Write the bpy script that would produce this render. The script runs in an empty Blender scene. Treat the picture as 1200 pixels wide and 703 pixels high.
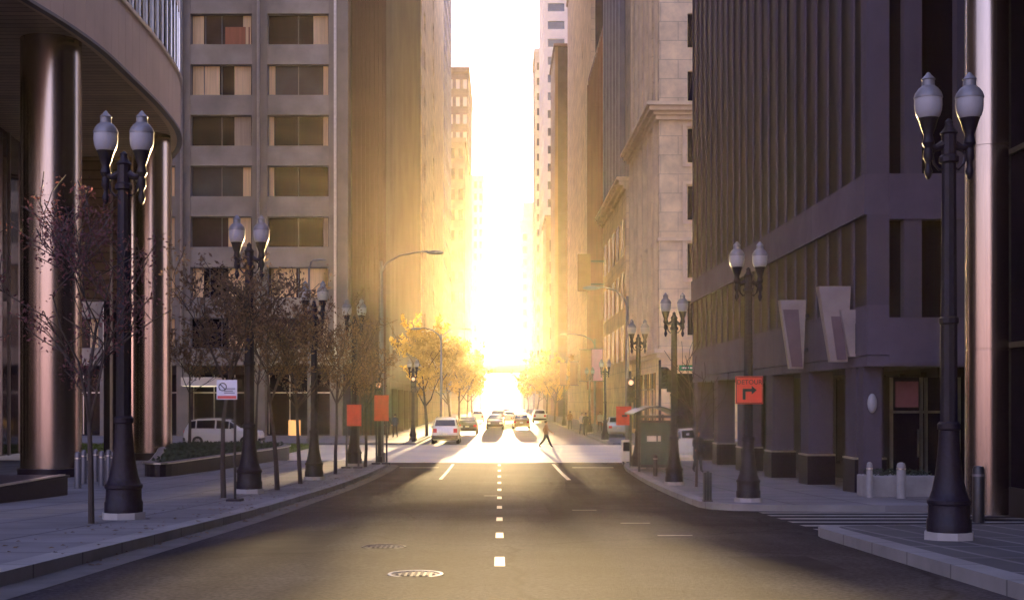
import bpy, bmesh, math, random
from mathutils import Vector, Matrix, Euler
R = math.radians
PI = math.pi
scene = bpy.context.scene
C = scene.collection
F = 1500.0; VX = 585.0; VY = 470.0; EYE = 2.6

def g(y):
    """height of the pavement: the street comes down off the bridge ramp and levels out at the crossing"""
    if y >= 55: return 0.0
    if y >= 20: return .0006 * (55 - y) ** 2
    if y >= 0: return .735 + .042 * (20 - y)
    return 1.575
def X(px, Y): return (px - VX) / F * Y
def Z(py, Y): return EYE + (VY - py) / F * Y

# ------------------------------------------------------------------ mesh helper
class MB:
    def __init__(s): s.v = []; s.f = []; s.m = []
    def poly(s, pts, mi=0):
        b = len(s.v); s.v += [tuple(p) for p in pts]; s.f.append(tuple(range(b, b + len(pts)))); s.m.append(mi)
    def hexa(s, p, mi=0):
        b = len(s.v); s.v += [tuple(q) for q in p]
        for q in ((0,3,2,1),(4,5,6,7),(0,1,5,4),(1,2,6,5),(2,3,7,6),(3,0,4,7)):
            s.f.append(tuple(b + i for i in q)); s.m.append(mi)
    def box(s, x0, x1, y0, y1, z0, z1, mi=0):
        s.hexa([(x0,y0,z0),(x1,y0,z0),(x1,y1,z0),(x0,y1,z0),(x0,y0,z1),(x1,y0,z1),(x1,y1,z1),(x0,y1,z1)], mi)
    def fbox(s, f, a0, a1, d0, d1, z0, z1, mi=0):
        s.hexa([f(a0,d1,z0),f(a1,d1,z0),f(a1,d0,z0),f(a0,d0,z0),f(a0,d1,z1),f(a1,d1,z1),f(a1,d0,z1),f(a0,d0,z1)], mi)
    def prism(s, poly, z0, z1, mi=0):
        n = len(poly); b = len(s.v)
        s.v += [(x, y, z0) for x, y in poly] + [(x, y, z1) for x, y in poly]
        s.f.append(tuple(b + i for i in reversed(range(n)))); s.f.append(tuple(b + n + i for i in range(n))); s.m += [mi, mi]
        for i in range(n):
            j = (i + 1) % n; s.f.append((b+i, b+j, b+n+j, b+n+i)); s.m.append(mi)
    def lathe(s, prof, c=(0,0,0), seg=16, mi=0, flute=0):
        b = len(s.v)
        for r, z in prof:
            for k in range(seg):
                a = 2*PI*k/seg; rr = r * (1 - (flute if k % 2 else 0))
                s.v.append((c[0]+rr*math.cos(a), c[1]+rr*math.sin(a), c[2]+z))
        n = len(prof)
        for i in range(n-1):
            for k in range(seg):
                k2 = (k+1) % seg
                s.f.append((b+i*seg+k, b+i*seg+k2, b+(i+1)*seg+k2, b+(i+1)*seg+k)); s.m.append(mi)
        s.f.append(tuple(b+k for k in reversed(range(seg)))); s.m.append(mi)
        s.f.append(tuple(b+(n-1)*seg+k for k in range(seg))); s.m.append(mi)
    def tube(s, pts, rad, seg=6, mi=0):
        pts = [Vector(p) for p in pts]; b = len(s.v); n = len(pts)
        if not isinstance(rad, (list, tuple)): rad = [rad]*n
        for i, p in enumerate(pts):
            d = (pts[min(i+1, n-1)] - pts[max(i-1, 0)]).normalized()
            u = d.cross(Vector((0,0,1)) if abs(d.z) < .9 else Vector((1,0,0))).normalized(); w = d.cross(u)
            for k in range(seg):
                a = 2*PI*k/seg; q = p + (u*math.cos(a) + w*math.sin(a))*rad[i]; s.v.append(tuple(q))
        for i in range(n-1):
            for k in range(seg):
                k2 = (k+1) % seg
                s.f.append((b+i*seg+k, b+i*seg+k2, b+(i+1)*seg+k2, b+(i+1)*seg+k)); s.m.append(mi)
        s.f.append(tuple(b+k for k in reversed(range(seg)))); s.m.append(mi)
        s.f.append(tuple(b+(n-1)*seg+k for k in range(seg))); s.m.append(mi)
    def sphere(s, c, r, seg=12, sq=(1,1,1), mi=0):
        prof = [(max(r*math.sin(PI*i/8), .001), -r*math.cos(PI*i/8)) for i in range(9)]
        b = len(s.v); s.lathe(prof, (0,0,0), seg, mi)
        for i in range(b, len(s.v)):
            x, y, z = s.v[i]; s.v[i] = (c[0]+x*sq[0], c[1]+y*sq[1], c[2]+z*sq[2])
    def build(s, name, mat, parent=None, off=None, smooth=False, bevel=0):
        me = bpy.data.meshes.new(name)
        o3 = Vector(off) if off is not None else Vector((0,0,0))
        me.from_pydata([tuple(Vector(v) - o3) for v in s.v], [], s.f)
        mats = mat if isinstance(mat, (list, tuple)) else [mat]
        for m in mats: me.materials.append(m)
        if len(mats) > 1: me.polygons.foreach_set('material_index', s.m)
        bm = bmesh.new(); bm.from_mesh(me); bmesh.ops.recalc_face_normals(bm, faces=bm.faces)
        if smooth:
            for f in bm.faces: f.smooth = True
            for e in bm.edges:
                if len(e.link_faces) == 2 and e.calc_face_angle(0) > R(38): e.smooth = False
        bm.to_mesh(me); bm.free()
        o = bpy.data.objects.new(name, me); C.objects.link(o)
        if parent: o.parent = parent
        if bevel:
            b = o.modifiers.new('bevel', 'BEVEL'); b.width = bevel; b.segments = 2; b.limit_method = 'ANGLE'
        return o

def tag(o, label, cat, group=None, kind=None):
    o['label'] = label; o['category'] = cat
    if group: o['group'] = group
    if kind: o['kind'] = kind
    return o
def thing(name, label, cat, loc=(0,0,0), rz=0, group=None, sc=1):
    o = bpy.data.objects.new(name, None); C.objects.link(o)
    o.location = loc; o.rotation_euler = (0,0,rz); o.scale = (sc, sc, sc); o.empty_display_size = .3
    return tag(o, label, cat, group)
def struct(name, mb, mat, kind='structure', smooth=False):
    o = mb.build(name, mat, smooth=smooth); o['kind'] = kind; return o
def dup(root, loc, rz=None, sc=None, label=None, group=None):
    r = root.copy(); C.objects.link(r); r.location = loc
    if rz is not None: r.rotation_euler = (0,0,rz)
    if sc: r.scale = (sc,sc,sc)
    if label: r['label'] = label
    if group: r['group'] = group
    for ch in list(root.children):
        c = ch.copy(); C.objects.link(c); c.parent = r
        for gch in ch.children:
            d = gch.copy(); C.objects.link(d); d.parent = c
    return r

# ------------------------------------------------------------------ materials
def mat(name, col, rough=.6, metal=0, ns=0, na=.25, bump=0, bscale=None, spec=.5, col2=None, coat=0, stretch=(1,1,1), detail=4):
    m = bpy.data.materials.new(name); m.use_nodes = True; nt = m.node_tree; N = nt.nodes; Lk = nt.links
    p = N['Principled BSDF']; p.inputs['Base Color'].default_value = (*col, 1); p.inputs['Roughness'].default_value = rough
    p.inputs['Metallic'].default_value = metal; p.inputs['Specular IOR Level'].default_value = spec
    if coat: p.inputs['Coat Weight'].default_value = coat
    if ns:
        tc = N.new('ShaderNodeTexCoord'); mp = N.new('ShaderNodeMapping'); mp.inputs['Scale'].default_value = stretch
        Lk.new(tc.outputs['Object'], mp.inputs['Vector'])
        n = N.new('ShaderNodeTexNoise'); n.inputs['Scale'].default_value = ns; n.inputs['Detail'].default_value = detail; n.inputs['Roughness'].default_value = .6
        Lk.new(mp.outputs['Vector'], n.inputs['Vector'])
        r = N.new('ShaderNodeValToRGB'); r.color_ramp.elements[0].position = .3; r.color_ramp.elements[1].position = .7
        c2 = col2 or tuple(min(1, c*(1+na)) for c in col); c1 = tuple(c*(1-na) for c in col) if not col2 else col
        r.color_ramp.elements[0].color = (*c1, 1); r.color_ramp.elements[1].color = (*c2, 1)
        Lk.new(n.outputs['Fac'], r.inputs['Fac']); Lk.new(r.outputs['Color'], p.inputs['Base Color'])
        if bump:
            b = N.new('ShaderNodeBump'); b.inputs['Strength'].default_value = bump; b.inputs['Distance'].default_value = .02
            src = n
            if bscale:
                src = N.new('ShaderNodeTexNoise'); src.inputs['Scale'].default_value = bscale; src.inputs['Detail'].default_value = 3
                Lk.new(mp.outputs['Vector'], src.inputs['Vector'])
            Lk.new(src.outputs['Fac'], b.inputs['Height']); Lk.new(b.outputs['Normal'], p.inputs['Normal'])
    return m
def emit(name, col, s):
    m = bpy.data.materials.new(name); m.use_nodes = True; p = m.node_tree.nodes['Principled BSDF']
    p.inputs['Base Color'].default_value = (*col, 1); p.inputs['Emission Color'].default_value = (*col, 1); p.inputs['Emission Strength'].default_value = s
    return m
def leafmat(name, c, na=.5):
    m = mat(name, c, .7, 0, 1.2, na); nt = m.node_tree; N = nt.nodes; p = N['Principled BSDF']
    tr = N.new('ShaderNodeBsdfTranslucent'); mx = N.new('ShaderNodeMixShader'); mx.inputs['Fac'].default_value = .5
    nt.links.new(p.inputs['Base Color'].links[0].from_socket, tr.inputs['Color'])
    nt.links.new(p.outputs[0], mx.inputs[1]); nt.links.new(tr.outputs[0], mx.inputs[2]); nt.links.new(mx.outputs[0], N['Material Output'].inputs['Surface'])
    return m
def course_mat(name, col, w, h, joint=.6, rough=.75, size=.012, na=.12, offset=.5, axis='XZ', bump=.3):
    """stone / slab courses: brick texture on object coordinates"""
    m = bpy.data.materials.new(name); m.use_nodes = True; nt = m.node_tree; N = nt.nodes; Lk = nt.links
    p = N['Principled BSDF']; p.inputs['Roughness'].default_value = rough
    tc = N.new('ShaderNodeTexCoord'); sx = N.new('ShaderNodeSeparateXYZ'); cx = N.new('ShaderNodeCombineXYZ')
    Lk.new(tc.outputs['Object'], sx.inputs[0])
    if axis == 'XZ':
        ad = N.new('ShaderNodeMath'); ad.operation = 'ADD'; Lk.new(sx.outputs['X'], ad.inputs[0]); Lk.new(sx.outputs['Y'], ad.inputs[1])
        Lk.new(ad.outputs[0], cx.inputs['X']); Lk.new(sx.outputs['Z'], cx.inputs['Y'])
    else:
        Lk.new(sx.outputs['X'], cx.inputs['X']); Lk.new(sx.outputs['Y'], cx.inputs['Y'])
    b = N.new('ShaderNodeTexBrick'); b.offset = offset; b.inputs['Scale'].default_value = 1
    b.inputs['Brick Width'].default_value = w; b.inputs['Row Height'].default_value = h; b.inputs['Mortar Size'].default_value = size
    b.inputs['Color1'].default_value = (*[c*(1+na) for c in col], 1); b.inputs['Color2'].default_value = (*[c*(1-na) for c in col], 1)
    b.inputs['Mortar'].default_value = (*[min(1, c*joint) for c in col], 1)
    Lk.new(cx.outputs[0], b.inputs['Vector'])
    n = N.new('ShaderNodeTexNoise'); n.inputs['Scale'].default_value = .7; n.inputs['Detail'].default_value = 6; n.inputs['Roughness'].default_value = .65
    Lk.new(tc.outputs['Object'], n.inputs['Vector'])
    mr = N.new('ShaderNodeMapRange'); mr.inputs['From Min'].default_value = .3; mr.inputs['From Max'].default_value = .7; mr.inputs['To Min'].default_value = .72; mr.inputs['To Max'].default_value = 1.15
    Lk.new(n.outputs['Fac'], mr.inputs['Value'])
    mx = N.new('ShaderNodeMix'); mx.data_type = 'RGBA'; mx.blend_type = 'MULTIPLY'; mx.inputs['Factor'].default_value = 1
    Lk.new(b.outputs['Color'], mx.inputs['A']); Lk.new(mr.outputs[0], mx.inputs['B']); Lk.new(mx.outputs['Result'], p.inputs['Base Color'])
    bp = N.new('ShaderNodeBump'); bp.inputs['Strength'].default_value = bump; bp.inputs['Distance'].default_value = .01; bp.invert = True
    Lk.new(b.outputs['Fac'], bp.inputs['Height']); Lk.new(bp.outputs['Normal'], p.inputs['Normal'])
    return m
def asphalt_mat():
    m = mat('asphalt', (.03,.027,.032), .95, 0, .3, .5, .35, 40, spec=.12)
    nt = m.node_tree; N = nt.nodes; Lk = nt.links; p = N['Principled BSDF']
    base = p.inputs['Base Color'].links[0].from_socket
    tc = N.new('ShaderNodeTexCoord')
    # fine aggregate
    v = N.new('ShaderNodeTexNoise'); v.inputs['Scale'].default_value = 22; v.inputs['Detail'].default_value = 3; Lk.new(tc.outputs['Object'], v.inputs['Vector'])
    mr = N.new('ShaderNodeMapRange'); mr.inputs['From Min'].default_value = .3; mr.inputs['From Max'].default_value = .7; mr.inputs['To Min'].default_value = .5; mr.inputs['To Max'].default_value = 1.6
    Lk.new(v.outputs['Fac'], mr.inputs['Value'])
    mx = N.new('ShaderNodeMix'); mx.data_type = 'RGBA'; mx.blend_type = 'MULTIPLY'; mx.inputs['Factor'].default_value = 1
    Lk.new(base, mx.inputs['A']); Lk.new(mr.outputs[0], mx.inputs['B'])
    # long wheel tracks along the street
    mp = N.new('ShaderNodeMapping'); mp.inputs['Scale'].default_value = (1.3, .03, 1); Lk.new(tc.outputs['Object'], mp.inputs['Vector'])
    w = N.new('ShaderNodeTexNoise'); w.inputs['Scale'].default_value = 1; w.inputs['Detail'].default_value = 4; Lk.new(mp.outputs[0], w.inputs['Vector'])
    mr2 = N.new('ShaderNodeMapRange'); mr2.inputs['From Min'].default_value = .35; mr2.inputs['From Max'].default_value = .65; mr2.inputs['To Min'].default_value = .75; mr2.inputs['To Max'].default_value = 1.3
    Lk.new(w.outputs['Fac'], mr2.inputs['Value'])
    mx2 = N.new('ShaderNodeMix'); mx2.data_type = 'RGBA'; mx2.blend_type = 'MULTIPLY'; mx2.inputs['Factor'].default_value = 1
    Lk.new(mx.outputs['Result'], mx2.inputs['A']); Lk.new(mr2.outputs[0], mx2.inputs['B'])
    # cracks
    vo = N.new('ShaderNodeTexVoronoi'); vo.feature = 'DISTANCE_TO_EDGE'; vo.inputs['Scale'].default_value = .28
    nz = N.new('ShaderNodeTexNoise'); nz.inputs['Scale'].default_value = 1.2; nz.inputs['Detail'].default_value = 5; Lk.new(tc.outputs['Object'], nz.inputs['Vector'])
    mv = N.new('ShaderNodeMix'); mv.data_type = 'RGBA'; mv.inputs['Factor'].default_value = .35; Lk.new(tc.outputs['Object'], mv.inputs['A']); Lk.new(nz.outputs['Color'], mv.inputs['B'])
    Lk.new(mv.outputs['Result'], vo.inputs['Vector'])
    cr = N.new('ShaderNodeMapRange'); cr.inputs['From Min'].default_value = 0; cr.inputs['From Max'].default_value = .01; cr.inputs['To Min'].default_value = .35; cr.inputs['To Max'].default_value = 1
    Lk.new(vo.outputs['Distance'], cr.inputs['Value'])
    mx3 = N.new('ShaderNodeMix'); mx3.data_type = 'RGBA'; mx3.blend_type = 'MULTIPLY'; mx3.inputs['Factor'].default_value = .8
    Lk.new(mx2.outputs['Result'], mx3.inputs['A']); Lk.new(cr.outputs[0], mx3.inputs['B'])
    Lk.new(mx3.outputs['Result'], p.inputs['Base Color'])
    return m

M = dict(
    asphalt = asphalt_mat(),
    sunlit_tone_road = mat('painted_sunlight_road', (.7,.6,.42), .7, 0, .25, .15, .2, 20),  # sunlit brightness of the crossing put into a pale base colour
    far_road = mat('worn_asphalt', (.13,.125,.12), .65, 0, .3, .2),
    ground = mat('ground_earth', (.12,.12,.11), .9, 0, .2, .2),
    walk = course_mat('pavement_slabs', (.17,.162,.17), 1.5, 1.5, .4, .85, .03, .1, 0, 'XY'),
    pavers = course_mat('dark_pavers', (.07,.067,.07), .55, 1.6, 2.4, .85, .035, .15, 0, 'XY'),
    kerb = course_mat('kerb_concrete', (.23,.225,.22), 9, 1.5, .5, .85, .02, .08, 0, 'XY'),
    gutter = mat('gutter_concrete', (.1,.097,.097), .85, 0, 1.5, .25, .2, 20, spec=.2),
    paint = mat('road_paint', (.55,.52,.44), .7, 0, 9, .3),
    wornpaint = mat('worn_paint', (.26,.255,.245), .7, 0, 3, .35),
    iron = mat('cast_iron', (.008,.006,.016), .5, 0, 5, .3, .2, 25, spec=.3),
    polished = mat('worn_iron_rim', (.5,.5,.48), .5, .3, 8, .2),
    lampglass = mat('lamp_glass', (.36,.36,.37), .35, 0, 3, .1, spec=.3),
    lampcap = mat('lamp_cap', (.2,.2,.21), .4, .2, 4, .15),
    steel = mat('brushed_steel', (.44,.375,.32), .24, 1, 60, .1, .04, 60, stretch=(1,1,.03)),
    chrome = mat('bright_metal', (.72,.7,.66), .28, 1, 4, .1),
    darkmetal = mat('dark_metal', (.04,.04,.045), .4, .5, 6, .2),
    granite = mat('black_granite', (.011,.008,.02), .4, 0, 14, .4, spec=.3),
    bronze = mat('bronze_panel', (.6,.47,.36), .42, .1, .5, .1),
    soffit = course_mat('soffit_strips', (.45,.34,.24), 60, .42, .45, .5, .04, .12, 0, 'XY'),
    brownwall = course_mat('brown_lined_stone', (.4,.3,.2), 40, .45, .5, .55, .04, .15, 0),
    glassdark = mat('dark_glass', (.01,.008,.018), .08, 0, .4, .3, .06, .6, spec=.6),
    glassbrown = mat('brown_tinted_glass', (.06,.035,.035), .1, 0, .5, .4, .06, .6, spec=.7),
    glassmid = mat('grey_glass', (.05,.055,.065), .08, 0, .3, .4, .08, .5, spec=.9),
    glassblue = mat('blue_glass', (.1,.13,.18), .12, .3, .3, .3, .08, .4, spec=.9),
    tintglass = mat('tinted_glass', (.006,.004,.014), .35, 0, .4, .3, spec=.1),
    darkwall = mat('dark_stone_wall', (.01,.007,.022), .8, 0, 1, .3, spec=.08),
    spandrel = mat('polished_spandrel', (.4,.36,.3), .2, .3, .3, .3, .3, .22),
    pier = mat('grey_pier', (.22,.195,.165), .45, .1, .5, .18),
    curtain = mat('cream_curtain', (.8,.56,.3), .8, 0, 9, .14, stretch=(1,1,.04)),
    blind = mat('tan_blind', (.42,.32,.22), .8, 0, 5, .18, stretch=(1,1,.05)),
    redblind = mat('red_drape', (.35,.11,.06), .8, 0, 6, .2, stretch=(1,1,.05)),
    room = mat('room_dark', (.04,.03,.05), .9, 0, 1, .4),
    brownrib = mat('brown_ribs', (.1,.066,.055), .6, 0, .2, .18, spec=.2),
    oliverib = mat('olive_ribs', (.15,.13,.1), .6, 0, .2, .18, spec=.2),
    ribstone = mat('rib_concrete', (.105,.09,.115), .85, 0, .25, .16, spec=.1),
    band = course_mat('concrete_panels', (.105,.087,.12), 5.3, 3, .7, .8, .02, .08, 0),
    cream = course_mat('cream_limestone', (.86,.69,.43), 2.4, 1.31, .75, .8, .03, .05),
    creamtrim = mat('cream_trim', (.74,.6,.4), .75, 0, .8, .12),
    brick = course_mat('dark_brick', (.2,.14,.13), 2, .6, .7, .8, .03, .2),
    rust = mat('rust_steel', (.27,.1,.055), .65, .1, .3, .22, .2, 4),
    brownslab = mat('brown_slab', (.22,.12,.075), .7, 0, .25, .2),
    tan = course_mat('tan_stone', (.42,.32,.2), 2, 1.2, .75, .8, .03, .08),
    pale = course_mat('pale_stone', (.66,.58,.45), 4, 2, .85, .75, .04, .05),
    white = mat('white_paint', (.82,.74,.58), .6, 0, 1, .06),
    greymetal = mat('grey_metal', (.17,.165,.18), .45, .4, 1, .12),
    orange = mat('orange_sign_face', (.85,.06,.035), .5, 0, 3, .04),
    orangeback = mat('orange_fabric', (.78,.09,.045), .7, 0, 4, .1),
    black = mat('black_paint', (.015,.015,.016), .5, 0, 5, .2),
    signwhite = mat('white_sign_face', (.75,.75,.78), .45, 0, 3, .04),
    signred = mat('red_ink', (.6,.05,.04), .5, 0, 3, .05),
    green = mat('green_sign_face', (.02,.25,.12), .5, 0, 3, .08),
    pink = mat('pink_fabric', (.75,.4,.5), .8, 0, 3, .08),
    brownflag = mat('brown_fabric', (.3,.16,.06), .8, 0, 3, .1),
    canvas = mat('pale_metal_sign', (.33,.28,.26), .5, .25, 1.5, .15),
    canvasdark = mat('dark_metal_sign', (.17,.12,.135), .5, .25, 1.5, .15),  # inset panel, darker than the sign body
    bark = mat('bark', (.05,.038,.032), .9, 0, 8, .4, .5, 20, stretch=(1,1,.2)),
    leafred = leafmat('russet_leaves', (.17,.07,.07)),
    leafbrown = leafmat('brown_leaves', (.15,.1,.06)),
    leafgold = leafmat('golden_leaves', (.55,.36,.1)),
    leafpale = leafmat('pale_yellow_leaves', (.6,.5,.22)),
    hedge = mat('dark_ivy', (.03,.045,.022), .8, 0, 2, .5),
    grass = mat('lawn_grass', (.13,.17,.035), .9, 0, 2, .4),
    shelterglass = mat('green_tinted_glass', (.07,.1,.085), .05, 0, .8, .2, spec=1.0),
    poster = mat('pale_poster', (.6,.6,.52), .5, 0, 3, .1),
    rubber = mat('tyre_rubber', (.02,.02,.02), .8, 0, 8, .3),
    rim = mat('wheel_rim', (.5,.5,.5), .35, .9, 4, .1),
    silver = mat('silver_car_paint', (.55,.53,.5), .3, .4, 1, .04, coat=.6),
    whitecar = mat('white_car_paint', (.75,.74,.7), .3, 0, 1, .04, coat=.6),
    taxi = mat('tan_car_paint', (.42,.25,.06), .3, 0, 1, .05, coat=.6),
    darkcar = mat('dark_car_paint', (.06,.05,.05), .3, .2, 1, .1, coat=.6),
    redcar = mat('maroon_car_paint', (.2,.04,.03), .3, .2, 1, .1, coat=.6),
    tail = mat('red_lens', (.5,.02,.02), .2, 0, 5, .1),
    headl = mat('clear_lens', (.8,.8,.78), .15, 0, 5, .05),
    skin = mat('skin', (.45,.27,.19), .6, 0, 4, .08),
    cloth_dark = mat('dark_cloth', (.03,.03,.035), .9, 0, 6, .3),
    cloth_brown = mat('brown_cloth', (.16,.09,.05), .9, 0, 6, .2),
    cloth_blue = mat('navy_cloth', (.04,.05,.09), .9, 0, 6, .2),
    cloth_pale = mat('pale_cloth', (.5,.44,.38), .9, 0, 6, .1),
    hair = mat('dark_hair', (.03,.02,.015), .8, 0, 9, .3),
    concrete = mat('cast_concrete', (.33,.32,.31), .8, 0, 2, .18, .2, 20),
    lamp_red = emit('signal_lens_lit', (1,.55,.35), .09),
    lens_off = mat('signal_lens_dark', (.05,.05,.04), .3, 0, 5, .1),
    shop = emit('lit_shop_window', (1,.5,.16), .05),
    canopylit = emit('lit_canopy', (1,.86,.6), .07),
    posterpink = mat('shop_poster', (.25,.09,.1), .5, 0, 3, .2),
)

# ------------------------------------------------------------------ camera, world, sun
cam_d = bpy.data.cameras.new('camera'); cam = bpy.data.objects.new('camera', cam_d); C.objects.link(cam)
cam.location = (0, 0, EYE); cam.rotation_euler = (PI/2, 0, 0)
cam_d.sensor_width = 36; cam_d.lens = 36 * F / 1200
cam_d.shift_x = (600 - VX) / 1200; cam_d.shift_y = (VY - 351.5) / 1200
cam_d.clip_end = 5000; cam_d.clip_start = .1
scene.camera = cam

SUN_EL = R(1.88); SUN_AZ = R(.35)        # azimuth measured from +Y (down the street) towards +X
w = bpy.data.worlds.new('World'); scene.world = w; w.use_nodes = True
nt = w.node_tree; bg = nt.nodes['Background']
sky = nt.nodes.new('ShaderNodeTexSky'); sky.sky_type = 'NISHITA'; sky.sun_disc = False
sky.sun_elevation = SUN_EL; sky.sun_rotation = SUN_AZ
sky.air_density = 1.6; sky.dust_density = .25; sky.ozone_density = 3.0; sky.altitude = 100
tint = nt.nodes.new('ShaderNodeMix'); tint.data_type = 'RGBA'; tint.blend_type = 'MULTIPLY'; tint.inputs['Factor'].default_value = 1
tint.inputs['B'].default_value = (.94, .78, 1.14, 1)
hs = nt.nodes.new('ShaderNodeHueSaturation'); hs.inputs['Saturation'].default_value = .6
nt.links.new(sky.outputs[0], hs.inputs['Color']); nt.links.new(hs.outputs[0], tint.inputs['A']); nt.links.new(tint.outputs['Result'], bg.inputs['Color']); bg.inputs['Strength'].default_value = .15
sl = bpy.data.lights.new('sun', 'SUN'); sun = bpy.data.objects.new('sun', sl); C.objects.link(sun)
sl.energy = 2.0; sl.angle = R(.5); sl.color = (1, .7, .34)
sd = Vector((math.sin(SUN_AZ)*math.cos(SUN_EL), math.cos(SUN_AZ)*math.cos(SUN_EL), math.sin(SUN_EL)))
sun.rotation_euler = (-sd).to_track_quat('-Z', 'Y').to_euler(); sun.location = (0, 60, 140)
vs = scene.view_settings; vs.view_transform = 'Standard'; vs.look = 'None'; vs.gamma = 1; vs.exposure = 4.1; vs.use_curve_mapping = False
scene.cycles.use_denoising = True; scene.cycles.denoising_input_passes = 'RGB_ALBEDO_NORMAL'; scene.cycles.denoising_prefilter = 'ACCURATE'
try: scene.cycles.denoiser = 'OPENIMAGEDENOISE'
except Exception: pass
scene.cycles.use_adaptive_sampling = False
scene.cycles.max_bounces = 5; scene.cycles.diffuse_bounces = 3; scene.cycles.glossy_bounces = 3
scene.cycles.volume_bounces = 0; scene.cycles.transparent_max_bounces = 6; scene.cycles.transmission_bounces = 3
scene.cycles.sample_clamp_indirect = 6; scene.cycles.caustics_reflective = False; scene.cycles.caustics_refractive = False

# haze: thin air volume added for the golden glow at the street's end
HAZE = .00005
hz = MB(); hz.box(-720, 720, -320, 1260, -1.4, 150)
hm = bpy.data.materials.new('haze_air'); hm.use_nodes = True; hn = hm.node_tree
hn.nodes.remove(hn.nodes['Principled BSDF'])
pv = hn.nodes.new('ShaderNodeVolumePrincipled'); pv.inputs['Density'].default_value = HAZE
pv.inputs['Color'].default_value = (1, .85, .58, 1); pv.inputs['Anisotropy'].default_value = .88
hn.links.new(pv.outputs[0], hn.nodes['Material Output'].inputs['Volume'])
haze = struct('haze', hz, hm, 'stuff')

# ------------------------------------------------------------------ ground, roads, pavements
def frange(a, b, s):
    n = max(1, int(round((b-a)/s))); return [a + (b-a)*i/n for i in range(n+1)]
def strip(mb, ys, xl, xr, dz, skirt=0, mi=0):
    """sheet that follows the slope of the street"""
    fl = xl if callable(xl) else (lambda y: xl); fr = xr if callable(xr) else (lambda y: xr)
    for a, b in zip(ys[:-1], ys[1:]):
        p = [(fl(a), a, g(a)+dz), (fr(a), a, g(a)+dz), (fr(b), b, g(b)+dz), (fl(b), b, g(b)+dz)]
        mb.poly(p, mi)
        if skirt:
            dn = lambda q: (q[0], q[1], q[2]-skirt)
            mb.poly([p[0], p[3], dn(p[3]), dn(p[0])], mi); mb.poly([p[1], dn(p[1]), dn(p[2]), p[2]], mi)
    if skirt:
        for y in (ys[0], ys[-1]):
            mb.poly([(fl(y), y, g(y)+dz), (fr(y), y, g(y)+dz), (fr(y), y, g(y)+dz-skirt), (fl(y), y, g(y)+dz-skirt)], mi)
def interp(tab):
    def f(y):
        if y <= tab[0][0]: return tab[0][1]
        for (a, p), (b, q) in zip(tab[:-1], tab[1:]):
            if y <= b: return p + (q-p)*(y-a)/(b-a)
        return tab[-1][1]
    return f
YS = [-300, -20] + frange(0, 60, 2) + [120, 400, 1200]
mb = MB(); strip(mb, YS, -700, 700, -.2); struct('ground', mb, M['ground'])
mb = MB(); strip(mb, frange(-20, 57, 1), -6, 40, -.13); ROAD = struct('road', mb, M['asphalt'])
mb = MB(); strip(mb, [57, 68, 80], -160, 160, -.13); CROSS = struct('cross_street', mb, M['sunlit_tone_road'])
mb = MB(); strip(mb, [80] + frange(90, 640, 50), -5.2, 6.8, -.13); struct('far_road', mb, M['far_road'])
KW = .32
kl = interp([(-20,-4.3),(11,-4.35),(30,-4.68),(50,-4.6),(54,-4.65),(55,-4.85),(55.8,-5.4),(56.3,-6.6)])
yl = [-20] + frange(0, 52, 1) + [53, 54, 54.5, 55, 55.4, 55.8, 56.1, 56.3]
mb = MB(); strip(mb, yl, -90, lambda y: kl(y)-KW, 0, .2); struct('pavement', mb, M['walk'])
mb = MB(); strip(mb, yl, lambda y: kl(y)-KW, kl, .003, .2); struct('kerb', mb, M['kerb'])
mb = MB(); strip(mb, yl, kl, lambda y: kl(y)+.42, -.125); mb.build('gutter', M['gutter'], ROAD)
k1 = interp([(-20,3.0),(10.2,4.15),(17.9,4.5),(18.3,4.56),(18.6,4.75),(18.75,5.2),(18.85,6.2),(18.9,8.0)])
y1 = [-20] + frange(0, 17, 1) + [17.5, 17.9, 18.1, 18.3, 18.45, 18.6, 18.68, 18.75, 18.8, 18.85, 18.9]
mb = MB(); strip(mb, y1, lambda y: k1(y)+KW*.9, 40, 0, .2); struct('pavement', mb, M['pavers'])
mb = MB(); strip(mb, y1, k1, lambda y: k1(y)+KW*.9, .003, .2); struct('kerb', mb, M['kerb'])
k2 = interp([(25.6,7.4),(25.8,5.6),(26.1,4.75),(26.6,4.4),(27.5,4.28),(40,4.62),(50,4.95),(53.5,5.2),(54.6,5.5),(55.5,6.2),(56,7.4)])
y2 = [25.6, 25.8, 26.1, 26.6, 27, 27.5] + frange(29, 53, 1) + [53.5, 54, 54.6, 55, 55.5, 56]
mb = MB(); strip(mb, y2, lambda y: k2(y)+KW, 60, 0, .2); struct('pavement', mb, M['walk'])
mb = MB(); strip(mb, y2, k2, lambda y: k2(y)+KW, .003, .2); struct('kerb', mb, M['kerb'])
for xa, xb, ka, kb in ((-160, -5.5, -5.5, -5.2), (7.1, 160, 6.8, 7.1)):
    mb = MB(); strip(mb, [80] + frange(90, 640, 50), xa, xb, 0, .2); struct('pavement', mb, M['walk'])
    mb = MB(); strip(mb, [80] + frange(90, 640, 50), ka, kb, .003, .2); struct('kerb', mb, M['kerb'])
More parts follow.
